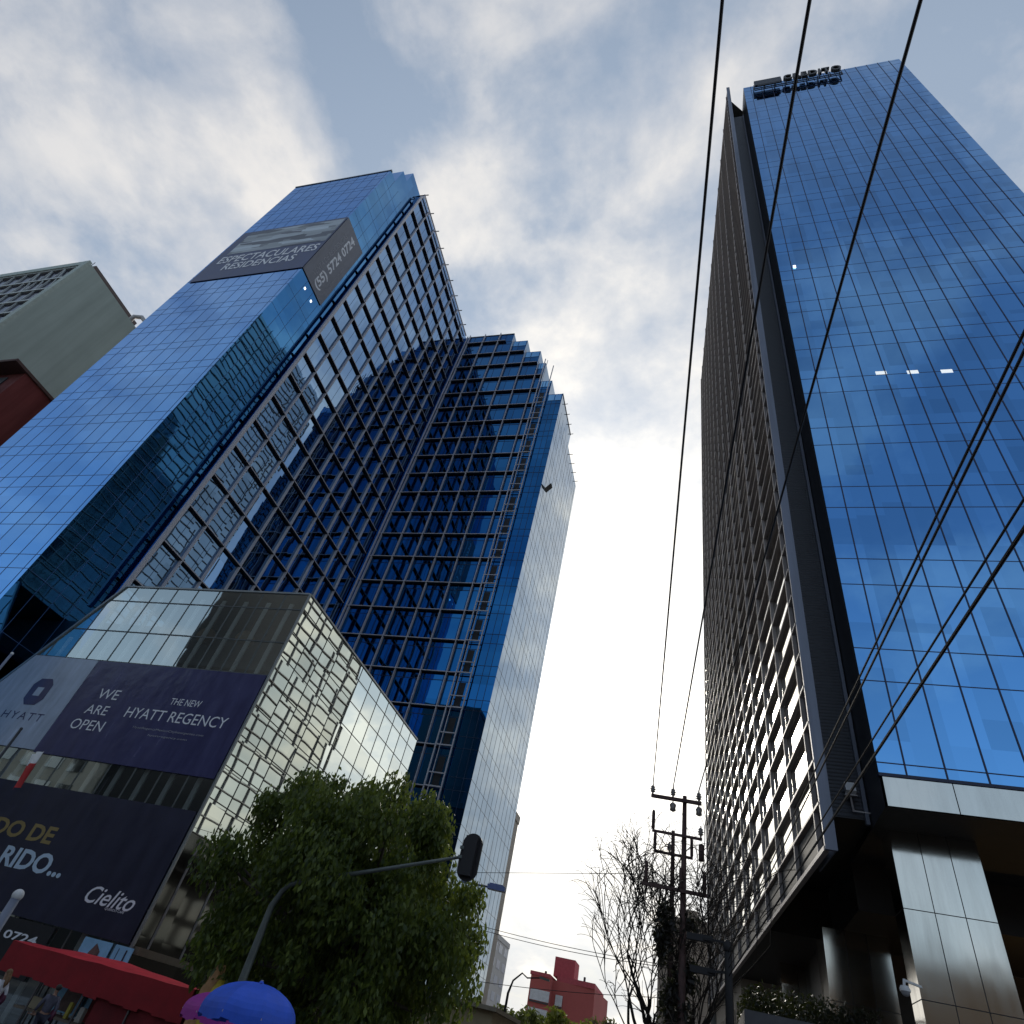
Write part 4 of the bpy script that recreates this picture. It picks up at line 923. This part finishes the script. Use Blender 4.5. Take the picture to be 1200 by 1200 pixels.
p = atY(822, 1000, YPo); f = MB(); f.lathe([(0.05, -0.3), (0.11, -0.28), (0.11, 0.3), (0.05, 0.34)], p, 10); f.build('cutout', M_rust, pp, smooth=True)
wires_a = [a1.lerp(b1_, u)+V3((0, 0, 0.5)) for u in (0.03, 0.44, 0.95)]
p2 = empty('power_pole', (atY(789, 1100, 31.5).x, 31.5, 0.14), 'second shorter power pole just behind the tall one, carrying a low crossarm', 'utility pole')
tp = atY(789, 974, 31.5); f = MB(); f.tube([(tp.x, 31.5, 0.14), (tp.x, 31.5, tp.z)], [0.17, 0.08], 10); f.build('pole', M_rust, p2, smooth=True)
crossarm(p2, (766, 1000), (812, 1004), 31.35, ((0.02, 'f'), (0.4, 'p'), (0.97, 'f')), 0.10)
# ivy-choked clump on the pole
iv = empty('ivy_clump', (atY(797, 1130, 27.7).x, 28, 0.2), 'dark dead ivy mass wrapped round the power pole', 'vine')
p = atY(797, 1125, 28); cs = []; rr = []
for k in range(46):
    z = 0.5 + (p.z+1.3)*k/46; cs.append((p.x-0.15+random.uniform(-0.55, 0.45)*(0.5+z/p.z*0.6), 28.1+random.uniform(-0.3, 0.5), z)); rr.append(random.uniform(0.22, 0.5))
leaves(cloud_pts(cs, rr, 900, 1.1, 0.2), 0.20, droop=0.6, name='vine_leaves', mat=leafmat('dead_ivy', (0.010, 0.009, 0.008), (0.028, 0.022, 0.018), 0.1), parent=iv)
mb = MB()
for k in range(90):
    a = V3((p.x-0.15+random.uniform(-0.6, 0.5), 28.1+random.uniform(-0.3, 0.4), random.uniform(1, p.z+1.2))); d = V3((random.uniform(-1, 1), random.uniform(-0.6, 0.4), random.uniform(-0.5, 0.8))).normalized()
    mb.tube([a, a+d*0.5, a+d*0.9+V3((0, 0, -0.15))], [0.016, 0.012, 0.006], 4, cap=False)
mb.build('vine_stems', M_wood, iv)
# brackets and lower post by the flank
YS = 26.5; p = atY(853, 1110, YS)
ps = empty('utility_post', (p.x, YS, 0.14), 'short dark cable post standing close to the office flank', 'utility pole')
f = MB(); f.tube([(p.x-0.02, YS, 0.14), (p.x, YS, p.z-0.2), (p.x, YS, p.z)], [0.15, 0.13, 0.09], 10); f.sphere((p.x, YS, p.z), 0.17, 10, 6, (1, 1, 1.3)); f.build('post', M_black, ps, smooth=True)
f = MB()
q = atY(820, 1099, YS+0.6); f.box((q.x-0.45, YS+0.5, q.z-0.1), (q.x+0.45, YS+0.7, q.z+0.1)); f.bar((q.x, YS+0.6, q.z), (p.x, YS, q.z-0.1), 0.07); f.build('cable_bracket', M_black, ps); f = MB(); q2 = atY(826, 1138, YS+0.6); f.box((q2.x-0.5, YS+0.5, q2.z-0.1), (q2.x+0.35, YS+0.7, q2.z+0.1)); f.bar((q2.x, YS+0.6, q2.z), (p.x, YS, q2.z), 0.07); f.build('cable_bracket', M_black, ps)
# cables
def cable(name, pts, r, label, group=None, sag=0.0, n=24):
    a, b = V3(pts[0]), V3(pts[1]); f = MB()
    f.tube([a.lerp(b, i/n) - V3((0, 0, sag*4*(i/n)*(1-i/n))) for i in range(n+1)], r, 6)
    o = f.build(name, M_black, None); return tag(o, label, 'cable', group)
def over(px, py, Y, f=1.0): return atY(px, py, Y)
tops = [(846.5, 0), (949, 0), (1079, 0)]
for (px, py), wa_, lab in zip(tops, wires_a, ('leftmost of the three thick cables rising from the power pole to the top edge', 'middle of the three thick cables rising over the gridded flank', 'rightmost of the three thick cables, crossing the blue office front')):
    q = atY(px, py, 2.0)
    v = ray(px, py); s = (wa_.z - CAM_H + 0.4)/v.z; e_ = V3((v.x*s, v.y*s, v.z*s+CAM_H))
    d = (e_-wa_); cable('overhead_cable', (wa_, e_ + d*0.25), 0.024, lab, 'high cables over the street')
pt = V3((p.x, YS, p.z-0.15))
for k, (px, py, sc_, rr_, lab) in enumerate(((1200, 390, 9.2, 0.013, 'upper of the twin cables crossing the office front near the right edge'), (1200, 412, 9.0, 0.013, 'lower of the twin cables crossing the office front near the right edge'), (1200, 585, 8.0, 0.012, 'thin low cable just above the thick one at the right edge'), (1200, 620, 7.2, 0.019, 'thick low cable crossing the steel fascia at the right'))):
    v = ray(px, py); s = (pt.z-CAM_H+0.5-0.25*k)/v.z; e_ = V3((v.x*s, v.y*s, v.z*s+CAM_H)); a_ = pt - V3((0, 0, 0.22*k)); d = e_-a_
    cable('service_cable', (a_, e_+d*0.3), rr_, lab, 'low cables to the dark post', sag=0.0)
for k, (l, r_, lab, sg_) in enumerate((((470, 1022), (765, 1024), 'thin cable across the pale sky above the red block', 0.0), ((540, 1078), (800, 1134), 'dark cable sloping down to the ivy-covered pole, upper of the pair', 0.15), ((540, 1082), (800, 1136), 'dark cable sloping down to the ivy-covered pole, lower of the pair', 0.2), ((560, 1150), (800, 1170), 'lowest thin cable passing in front of the red block', 0.1))):
    a, b = atY(*l, 36), atY(*r_, 29); cable('span_cable', (a, b), 0.012, lab, 'cables across the street', sag=sg_)
# lamp posts / flagpole at the left edge by the podium
M_lp = plain('post_blue_grey', (0.22, 0.25, 0.33), 0.4)
for i, (px, py, Y, r_, lab) in enumerate(((21, 1049, 18, 0.13, 'thick blue-grey post with a white ball top before the navy banner'), (14, 766, 23, 0.07, 'slim post with a pale round top against the dark tower base'), (25, 854, 22, 0.06, 'thin dark post before the pale blue banner'))):
    p = atY(px, py, Y); e = empty('bollard_lamp' if i < 2 else 'flag_pole', (p.x, Y, 0.14), lab, 'lamp post' if i < 2 else 'flagpole')
    f = MB(); f.tube([(p.x, Y, 0.14), (p.x, Y, p.z-0.05)], [r_*1.15, r_], 12); f.build('post', M_lp if i != 2 else M_dark, e, smooth=True)
    f = MB(); f.sphere((p.x, Y, p.z), r_*(1.25 if i < 2 else 1.1), 14, 10); f.build('ball_top', M_white if i < 2 else M_dark, e, smooth=True)
    if i == 2:
        q = atY(30, 905, Y-0.02); f = MB(); g_ = 6
        for a_ in range(g_):
            for b_ in range(g_):
                def P_(u, v): return (q.x-0.25+0.5*u+0.25*v, Y-0.1+0.08*math.sin(9*u+2*v), q.z+0.75-1.5*v+0.2*u)
                f.cur = 1 if b_ < 2 else 0
                f.poly([P_(a_/g_, b_/g_), P_((a_+1)/g_, b_/g_), P_((a_+1)/g_, (b_+1)/g_), P_(a_/g_, (b_+1)/g_)])
        f.cur = 0; f.build('flag', [plain('flag_red', (0.45, 0.03, 0.03), 0.7), M_white], e)

# ================================================================== STALL, UMBRELLAS, PEOPLE
YS0 = 22.5
aL, aR = atY(18, 1099, YS0), atY(232, 1152, YS0)
aw = empty('market_stall', ((aL.x+aR.x)/2, YS0, 0.14), 'long red canopy stall in front of the podium base', 'market stall')
zE = 2.50
M_pole_d = plain('dull_pole', (0.10, 0.09, 0.09), 0.6)
def canopy():
    f = MB(); n = 14; m = 5
    def P_(i, j):
        u = i/n; v = j/m; x = aL.x + (aR.x-aL.x)*u
        return (x, YS0 + 2.4*v, zE + 0.22*math.sin(math.pi*v)*(0.25+0.75*math.sin(math.pi*min(1, u*0.9+0.1))**2) - 0.03*abs(math.sin(u*math.pi*4)))
    for i in range(n):
        for j in range(m): f.poly([P_(i, j), P_(i+1, j), P_(i+1, j+1), P_(i, j+1)])
    g = MB()
    for i in range(n):
        a, b = P_(i, 0), P_(i+1, 0); dz = 0.85 + 0.05*math.sin(i*2.1); g.poly([(a[0], a[1]-0.02, a[2]-dz), (b[0], b[1]-0.02, b[2]-dz), b, a])
    return f, g
M_redc = plain('lit_red_canvas', (0.72, 0.035, 0.05), 0.7, 0, 0.2, 1.5)  # brighter red stands for light on the canopy top
cf, cg = canopy(); cn = cf.build('canopy', M_redc, aw, smooth=True); cg.build('valance', plain('shaded_red_canvas', (0.25, 0.008, 0.013), 0.8, 0, 0.25, 1.2), cn, smooth=True)  # valance is the same canvas, its shade put into a darker red
f = MB(); f.wall((aL.x+2.6, YS0+2.3), (aR.x, YS0+2.3), 0.4, zE); f.wall((aL.x+4.6, YS0+0.12), (aR.x-0.3, YS0+0.14), 0.6, zE-0.6); f.build('side_curtain', plain('dark_red_canvas', (0.16, 0.008, 0.012), 0.8, 0, 0.3, 1.2), aw)
for k in range(5):
    x = aL.x + 0.1 + (aR.x-aL.x-0.2)*k/4
    for y in (YS0+0.05, YS0+2.35):
        f = MB(); f.bar((x, y, 0.14), (x, y, zE-0.05), 0.05); f.build('pole', M_pole_d, aw)
f = MB(); f.box((aL.x+1.4, YS0+0.2, 0.85), (aR.x-1, YS0+1.3, 0.92)); f.build('counter', plain('table_wood', (0.14, 0.11, 0.08), 0.7), aw)
for k in range(5):
    x = aL.x+1.6+(aR.x-aL.x-3)*k/4; f = MB(); f.box((x, YS0+0.5, 0.14), (x+0.06, YS0+0.56, 0.85)); f.build('leg', M_dark, aw)
crate_specs = [('pale cardboard box on the stall counter near its left end', 1.7, (0.5, 0.35, 0.30), (0.30, 0.25, 0.16)), ('small yellow packet standing on the stall counter', 3.4, (0.12, 0.1, 0.42), (0.40, 0.34, 0.06)), ('pale upright carton in the middle of the stall counter', 3.9, (0.2, 0.15, 0.38), (0.4, 0.38, 0.34)), ('white small box toward the right of the stall counter', 5.1, (0.26, 0.2, 0.22), (0.5, 0.5, 0.48))]
for lab, dx, (w, d_, h_), c_ in crate_specs:
    f = MB(); x = aL.x+dx; f.box((x, YS0+0.4, 0.925), (x+w, YS0+0.4+d_, 0.925+h_)); f.box((x+w*0.1, YS0+0.4+d_*0.1, 0.925+h_), (x+w*0.9, YS0+0.4+d_*0.45, 0.925+h_+0.012)); o = f.build('goods_box', plain('goods_%d' % int(dx*10), c_, 0.7), None); tag(o, lab, 'box', 'goods on the stall')

def umbrella(name, c, rad, rise, mat, label, valance, tilt=(0, 0), colr2=None):
    e = empty(name, (c.x, c.y, 0.14), label, 'umbrella'); f = MB(); n = 8; m = 9; top = c.z
    def P_(i, j):
        w = 2*math.pi*i/n/4; u = j/m; seg = (i/4) % 1.0; rr = rad*math.sin(u*math.pi/2*0.98); pin = 1-0.06*math.sin(seg*math.pi)*u
        x, y = rr*math.cos(w)*pin, rr*math.sin(w)*pin
        return (c.x+x, c.y+y, top - rise*(1-math.cos(u*math.pi/2)) + tilt[0]*x + tilt[1]*y - 0.02*math.sin(seg*math.pi))
    for i in range(n*4):
        for j in range(m): f.poly([P_(i, j), P_(i, j+1), P_(i+1, j+1), P_(i+1, j)])
        a, b = P_(i, m), P_(i+1, m); dz = valance*(0.8+0.3*abs(math.sin(i*math.pi/4)))
        f.poly([a, (a[0]*1, a[1], a[2]-dz), (b[0], b[1], b[2]-dz), b])
    cn = f.build('canopy', mat, e, smooth=True)
    f = MB(); f.tube([(c.x, c.y, 0.14), (c.x, c.y, top+0.05)], 0.025, 8); f.build('pole', M_alu, e)
    for i in range(8):
        f = MB(); pts = [P_(i*4, j) for j in range(m+1)]; f.tube([(x, y, z-0.04) for x, y, z in pts], 0.008, 4); f.build('rib', M_alu, e)
    f = MB(); f.lathe([(0.05, 0.0), (0.03, 0.03), (0.0, 0.05)], (c.x, c.y, top), 8); f.build('finial', mat, e)
    return e
p = atY(312, 1152, 13.5)
umbrella('beach_umbrella', V3((p.x-0.1, 13.5, p.z-0.02)), 0.92, 0.50, plain('blue_canvas', (0.03, 0.12, 0.72), 0.6, 0, 0.15, 2), 'bright blue umbrella open over the pavement below the tree', 0.14, (0.03, -0.02))
p = atY(264, 1161, 15.5)
umbrella('beach_umbrella', V3((p.x, 15.5, p.z-0.05)), 0.72, 0.36, plain('magenta_canvas', (0.36, 0.03, 0.30), 0.6, 0, 0.15, 2), 'magenta umbrella half hidden behind the blue one', 0.16)
p = atY(252, 1150, 17.5)
yb_ = empty('rolled_tarp', (p.x, 17.5, 0.14), 'yellow and orange rolled tarpaulin standing upright behind the umbrellas', 'tarpaulin')
f = MB(); f.tube([(p.x-0.1, 17.5, 0.14), (p.x-0.05, 17.5, 1.4), (p.x, 17.5, p.z-0.2), (p.x+0.05, 17.45, p.z+0.35)], [0.34, 0.30, 0.26, 0.10], 10); f.build('tarp_roll', plain('tarp_orange', (0.38, 0.20, 0.08), 0.7, 0, 0.35, 3), yb_, smooth=True)
f = MB(); f.tube([(p.x+0.28, 17.4, 0.9), (p.x+0.3, 17.4, p.z-0.25), (p.x+0.25, 17.4, p.z+0.05)], [0.22, 0.24, 0.08], 8); f.build('tarp_flap', plain('tarp_yellow', (0.45, 0.34, 0.03), 0.7, 0, 0.3, 3), yb_, smooth=True)

SKINS = plain('skin', (0.36, 0.20, 0.14), 0.55, 0, 0.08, 3)
def person(loc, rz, H, label, top_c, leg_c, hair_c, pose='walk', hair='short', hat=None, lean=0.0, bag=None, shoes=(0.03, 0.03, 0.035)):
    e = lempty('person', label, 'person'); s = H/1.7
    st = 0.20 if pose == 'walk' else 0.06
    J = {}
    def j(n, x, y, z, r_): J[n] = ((x*s, (y + lean*max(0, z-0.9))*s, z*s), r_*s if not isinstance(r_, tuple) else (r_[0]*s, r_[1]*s))
    j('pel', 0, 0, 0.95, (0.15, 0.11)); j('wa', 0, 0.0, 1.10, (0.13, 0.095)); j('ch', 0, -0.01, 1.30, (0.165, 0.11)); j('nk0', 0, 0, 1.43, 0.075); j('nk', 0, 0.01, 1.49, 0.052); j('hd0', 0, 0.02, 1.56, (0.070, 0.085)); j('hd', 0, 0.015, 1.63, (0.073, 0.090)); j('hd1', 0, 0.0, 1.685, 0.055)
    for sd, n in ((-1, 'l'), (1, 'r')):
        f = sd*st
        j('hip'+n, sd*0.09, 0, 0.90, 0.095); j('kn'+n, sd*0.10, f*0.55+0.03, 0.50, 0.062); j('an'+n, sd*0.10, f-0.02 if f > 0 else f*1.15, 0.09, 0.040); j('to'+n, sd*0.115, f+0.13 if f > 0 else f*1.15+0.13, 0.035, 0.038)
        j('sh'+n, sd*0.185, 0, 1.39, 0.058); j('el'+n, sd*0.25, -f*0.6-0.02, 1.12, 0.042); j('wr'+n, sd*0.235, -f*0.6+0.16 if pose != 'stand' else 0.20, 0.95 if pose == 'walk' else 1.05, 0.030); j('ha'+n, sd*0.225, -f*0.6+0.22 if pose != 'stand' else 0.28, 0.90 if pose == 'walk' else 1.05, 0.034)
        for q, (dx, dy, dz, l) in enumerate(((0.03, 0.4, -0.7, 0.065), (0.01, 0.5, -0.7, 0.075), (-0.01, 0.5, -0.7, 0.07), (-0.03, 0.5, -0.6, 0.055), (-0.7*sd, 0.6, 0.1, 0.05))):
            b = J['ha'+n][0]; base = J['ha'+n]
            J['f%d%s' % (q, n)] = ((b[0]+s*(dx*0.9+dx*l*2*(q < 4)+(q == 4)*dx*l), b[1]+s*dy*l, b[2]+s*dz*l), 0.009*s)
    E = [('pel', 'wa'), ('wa', 'ch'), ('ch', 'nk0'), ('nk0', 'nk'), ('nk', 'hd0'), ('hd0', 'hd'), ('hd', 'hd1')]
    for n in 'lr':
        E += [('pel', 'hip'+n), ('hip'+n, 'kn'+n), ('kn'+n, 'an'+n), ('an'+n, 'to'+n), ('ch', 'sh'+n), ('sh'+n, 'el'+n), ('el'+n, 'wr'+n), ('wr'+n, 'ha'+n)] + [('ha'+n, 'f%d%s' % (q, n)) for q in range(5)]
    bd = skin_geo(J, E, 'pel', 1)
    h = J['hd'][0]
    bd.sphere((h[0], h[1]+0.092*s, h[2]-0.015*s), 0.016*s, 6, 5, (0.8, 1.2, 1.3))
    for sd in (-1, 1): bd.sphere((h[0]+sd*0.078*s, h[1], h[2]-0.01*s), 0.022*s, 6, 5, (0.4, 0.8, 1.2))
    body = bd.build('body', SKINS, e, smooth=True)
    f = MB()
    for sd in (-1, 1): f.sphere((h[0]+sd*0.03*s, h[1]+0.083*s, h[2]+0.01*s), 0.009*s, 6, 4)
    f.sphere((h[0], h[1]+0.083*s, h[2]-0.055*s), 0.02*s, 6, 4, (1, 0.4, 0.25)); f.build('face_details', plain('face_dark', (0.07, 0.03, 0.03), 0.5), body, smooth=True)
    def grow(names, k, add): return {n: (J[n][0], tuple((x+add*s)*k for x in J[n][1]) if isinstance(J[n][1], tuple) else (J[n][1]+add*s)*k) for n in names}
    nm = ['pel', 'wa', 'ch', 'nk0'] + [a+b for b in 'lr' for a in ('sh', 'el')]
    T = grow(nm, 1.06, 0.012); T['wrl'] = (tuple(0.25*a+0.75*b for a, b in zip(J['ell'][0], J['wrl'][0])), 0.043*s); T['wrr'] = (tuple(0.25*a+0.75*b for a, b in zip(J['elr'][0], J['wrr'][0])), 0.043*s)
    skin_geo(T, [('pel', 'wa'), ('wa', 'ch'), ('ch', 'nk0'), ('ch', 'shl'), ('ch', 'shr'), ('shl', 'ell'), ('shr', 'elr'), ('ell', 'wrl'), ('elr', 'wrr')], 'pel', 1).build('jacket', plain('cloth_%02d%02d%02d' % tuple(int(x*99) for x in top_c), top_c, 0.8, 0, 0.25, 9), e, smooth=True)
    T = grow(['pel'] + [a+b for b in 'lr' for a in ('hip', 'kn', 'an')], 1.05, 0.010)
    skin_geo(T, [('pel', 'hipl'), ('pel', 'hipr'), ('hipl', 'knl'), ('hipr', 'knr'), ('knl', 'anl'), ('knr', 'anr')], 'pel', 1).build('trousers', plain('cloth_%02d%02d%02d' % tuple(int(x*99) for x in leg_c), leg_c, 0.8, 0, 0.2, 9), e, smooth=True)
    for n in 'lr':
        f = MB(); a, b = J['an'+n][0], J['to'+n][0]; f.sphere(((a[0]+b[0])/2, (a[1]+b[1])/2+0.02*s, 0.045*s), 0.05*s, 8, 6, (0.95, 2.4, 0.9)); f.build('shoe', plain('shoe', shoes, 0.5), e, smooth=True)
    f = MB(); f.sphere((h[0], h[1]-0.018*s, h[2]+0.028*s), 0.098*s, 12, 8, (0.95, 1.0, 0.92))
    if hair == 'long':
        f.sphere((h[0], h[1]-0.065*s, h[2]-0.09*s), 0.095*s, 10, 8, (1.05, 0.7, 1.7)); f.tube([(h[0], h[1]-0.08*s, h[2]-0.05*s), (h[0], h[1]-0.10*s, h[2]-0.25*s), (h[0], h[1]-0.08*s, h[2]-0.38*s)], [0.08*s, 0.085*s, 0.03*s], 8)
    f.build('hair', plain('hair_%02d' % int(hair_c[0]*99), hair_c, 0.6, 0, 0.3, 20), e, smooth=True)
    if hat:
        f = MB(); f.lathe([(0.0, 0.125), (0.07, 0.115), (0.108, 0.06), (0.115, 0.0), (0.16, -0.012), (0.165, -0.02), (0.115, -0.012)], (h[0], h[1], h[2]+0.03*s), 14); f.build('hat', plain('hat_white', hat, 0.7), e, smooth=True)
    if bag:
        f = MB(); f.sphere((0.24*s, -0.05*s, 1.0*s), 0.16*s, 10, 8, (0.5, 1.0, 1.1)); f.tube([(0.22*s, -0.03*s, 1.12*s), (0.1*s, -0.02*s, 1.42*s), (-0.12*s, 0.0, 1.15*s)], 0.012*s, 5); f.build('bag', plain('bag', bag, 0.6), e, smooth=True)
    e.location = loc; e.rotation_euler.z = rz; return e
p = atY(12.5, 1137, 20.0)
person((p.x, 20.0, 0.14), R(100), 1.66, 'long-haired walker in a white top at the left edge beside the red stall', (0.72, 0.72, 0.76), (0.10, 0.03, 0.07), (0.20, 0.11, 0.05), hair='long', bag=(0.10, 0.02, 0.05))
p = atY(74, 1147, 20.5)
person((p.x, 20.5, 0.14), R(60), 1.62, 'walker in a dark patterned jacket with a pale bag in front of the red stall', (0.10, 0.10, 0.14), (0.03, 0.03, 0.05), (0.03, 0.025, 0.02), lean=-0.10, bag=(0.45, 0.5, 0.5))
p = atY(252, 1182, 13.0)
person((p.x, 13.6, 0.14), R(200), 1.60, 'person in a white sun hat and dark jacket under the umbrellas', (0.05, 0.05, 0.07), (0.06, 0.06, 0.08), (0.03, 0.02, 0.02), pose='stand', hat=(0.7, 0.7, 0.66))
p = atY(232, 1196, 13.0)
person((p.x, 13.8, 0.14), R(150), 1.55, 'shorter bareheaded person with pale shirt left of the sun-hatted one', (0.55, 0.55, 0.6), (0.05, 0.05, 0.08), (0.03, 0.02, 0.02), pose='stand')

# ================================================================== SKY, SUN, CAMERA
SUN_AZ, SUN_EL = -10.5, 24.0
sd = V3((math.sin(R(SUN_AZ))*math.cos(R(SUN_EL)), math.cos(R(SUN_AZ))*math.cos(R(SUN_EL)), math.sin(R(SUN_EL))))
w = bpy.data.worlds.new('World'); scene.world = w; w.use_nodes = True
nt = w.node_tree; bg = nt.nodes['Background']
sky = N(nt, 'ShaderNodeTexSky', sky_type='NISHITA'); sky.sun_disc = False; sky.sun_elevation = R(SUN_EL); sky.sun_rotation = R(SUN_AZ)
sky.air_density = 1.0; sky.dust_density = 1.2; sky.ozone_density = 2.0
tc = N(nt, 'ShaderNodeTexCoord'); dr = vmath(nt, 'NORMALIZE', tc.outputs['Generated'])
sp = N(nt, 'ShaderNodeSeparateXYZ'); L(nt, dr, sp.inputs[0])
zc = math_n(nt, 'MAXIMUM', math_n(nt, 'ADD', sp.outputs[2], 0.28), 0.10)
cb_ = N(nt, 'ShaderNodeCombineXYZ'); L(nt, math_n(nt, 'DIVIDE', sp.outputs[0], zc), cb_.inputs[0]); L(nt, math_n(nt, 'DIVIDE', sp.outputs[1], zc), cb_.inputs[1])
def fbm(scale, det, rough, off, dist=0.0):
    n = N(nt, 'ShaderNodeTexNoise'); n.inputs['Scale'].default_value = scale; n.inputs['Detail'].default_value = det; n.inputs['Roughness'].default_value = rough; n.inputs['Distortion'].default_value = dist
    L(nt, vmath(nt, 'ADD', cb_.outputs[0], off), n.inputs['Vector']); return n.outputs[0]
n1 = fbm(3.0, 11, 0.57, (8.6, 4.4, 1.7), 0.15); n2 = fbm(0.9, 4, 0.5, (9.4, 1.2, 2.2)); n3 = fbm(6.5, 8, 0.58, (1.4, 5.2, 1.2), 0.2)
sdot = math_n(nt, 'MAXIMUM', vmath(nt, 'DOT_PRODUCT', dr, tuple(sd)), 0.0)
low = ramp(nt, sp.outputs[2], [(0.10, 0.10), (0.42, 1.0)])
g1 = math_n(nt, 'MULTIPLY', math_n(nt, 'ADD', math_n(nt, 'MULTIPLY', math_n(nt, 'POWER', sdot, 18.0), 0.55), math_n(nt, 'MULTIPLY', math_n(nt, 'POWER', sdot, 7.0), 0.45)), low); g2 = math_n(nt, 'POWER', sdot, 4.0); g3 = math_n(nt, 'POWER', sdot, 90.0)
front = ramp(nt, math_n(nt, 'ADD', math_n(nt, 'MULTIPLY', sp.outputs[1], 0.5), 0.5), [(0.30, 0.0), (0.62, 1.0)])
cov = math_n(nt, 'ADD', math_n(nt, 'ADD', math_n(nt, 'MULTIPLY', n1, 0.60), math_n(nt, 'ADD', math_n(nt, 'MULTIPLY', n2, 0.22), math_n(nt, 'MULTIPLY', n3, 0.18))), math_n(nt, 'MULTIPLY', g2, 0.06))
cl = ramp(nt, cov, [(0.465, 0.0), (0.525, 0.55), (0.61, 1.0)])
cl = math_n(nt, 'MULTIPLY', cl, math_n(nt, 'ADD', math_n(nt, 'MULTIPLY', front, 0.68), 0.32))
shade = ramp(nt, math_n(nt, 'ADD', math_n(nt, 'MULTIPLY', n3, 0.5), math_n(nt, 'MULTIPLY', n1, 0.5)), [(0.38, (4.6, 5.0, 5.7)), (0.49, (6.0, 6.1, 6.3)), (0.58, (7.6, 7.4, 7.1))])
glow = mixc(nt, 1.0, shade, ramp(nt, g2, [(0.0, (0.9, 0.9, 0.92)), (1.0, (1.28, 1.25, 1.18))]), 'MULTIPLY')
veil = mixc(nt, math_n(nt, 'ADD', math_n(nt, 'MULTIPLY', front, 0.50), 0.24), vmath(nt, 'SCALE', sky.outputs[0], scale=1.0), (3.5, 4.3, 5.4))
veil = mixc(nt, ramp(nt, sp.outputs[2], [(0.22, 0.60), (0.62, 0.0)]), veil, mixc(nt, front, (4.8, 6.1, 7.3), (6.0, 6.1, 5.9)))
base = mixc(nt, cl, veil, glow)
add = vmath(nt, 'ADD', base, vmath(nt, 'SCALE', ramp(nt, g1, [(0.0, (0, 0, 0)), (1.0, (1.0, 0.95, 0.86))]), scale=5.2))
add = vmath(nt, 'ADD', add, vmath(nt, 'SCALE', ramp(nt, g3, [(0.0, (0, 0, 0)), (1.0, (1.0, 0.93, 0.8))]), scale=14.0))
L(nt, add, bg.inputs['Color']); bg.inputs['Strength'].default_value = 0.10

sl_ = bpy.data.lights.new('sun', 'SUN'); sl_.energy = 1.2; sl_.angle = R(12); sl_.color = (1.0, 0.93, 0.82)
so = bpy.data.objects.new('sun', sl_); col.objects.link(so); so.rotation_euler = (-sd).to_track_quat('-Z', 'Y').to_euler(); so.location = (0, 0, 150)

cam = bpy.data.cameras.new('camera'); cam.sensor_width = 36; cam.sensor_fit = 'HORIZONTAL'; cam.lens = 36*_F/1200; cam.clip_end = 5000; cam.clip_start = 0.1
co = bpy.data.objects.new('camera', cam); col.objects.link(co)
co.matrix_world = Matrix(((_r.x, _u.x, -_d.x, 0), (_r.y, _u.y, -_d.y, 0), (_r.z, _u.z, -_d.z, CAM_H), (0, 0, 0, 1)))
scene.camera = co
vs = scene.view_settings; vs.view_transform = 'Standard'; vs.look = 'None'; vs.exposure = 0.28; vs.gamma = 1.0
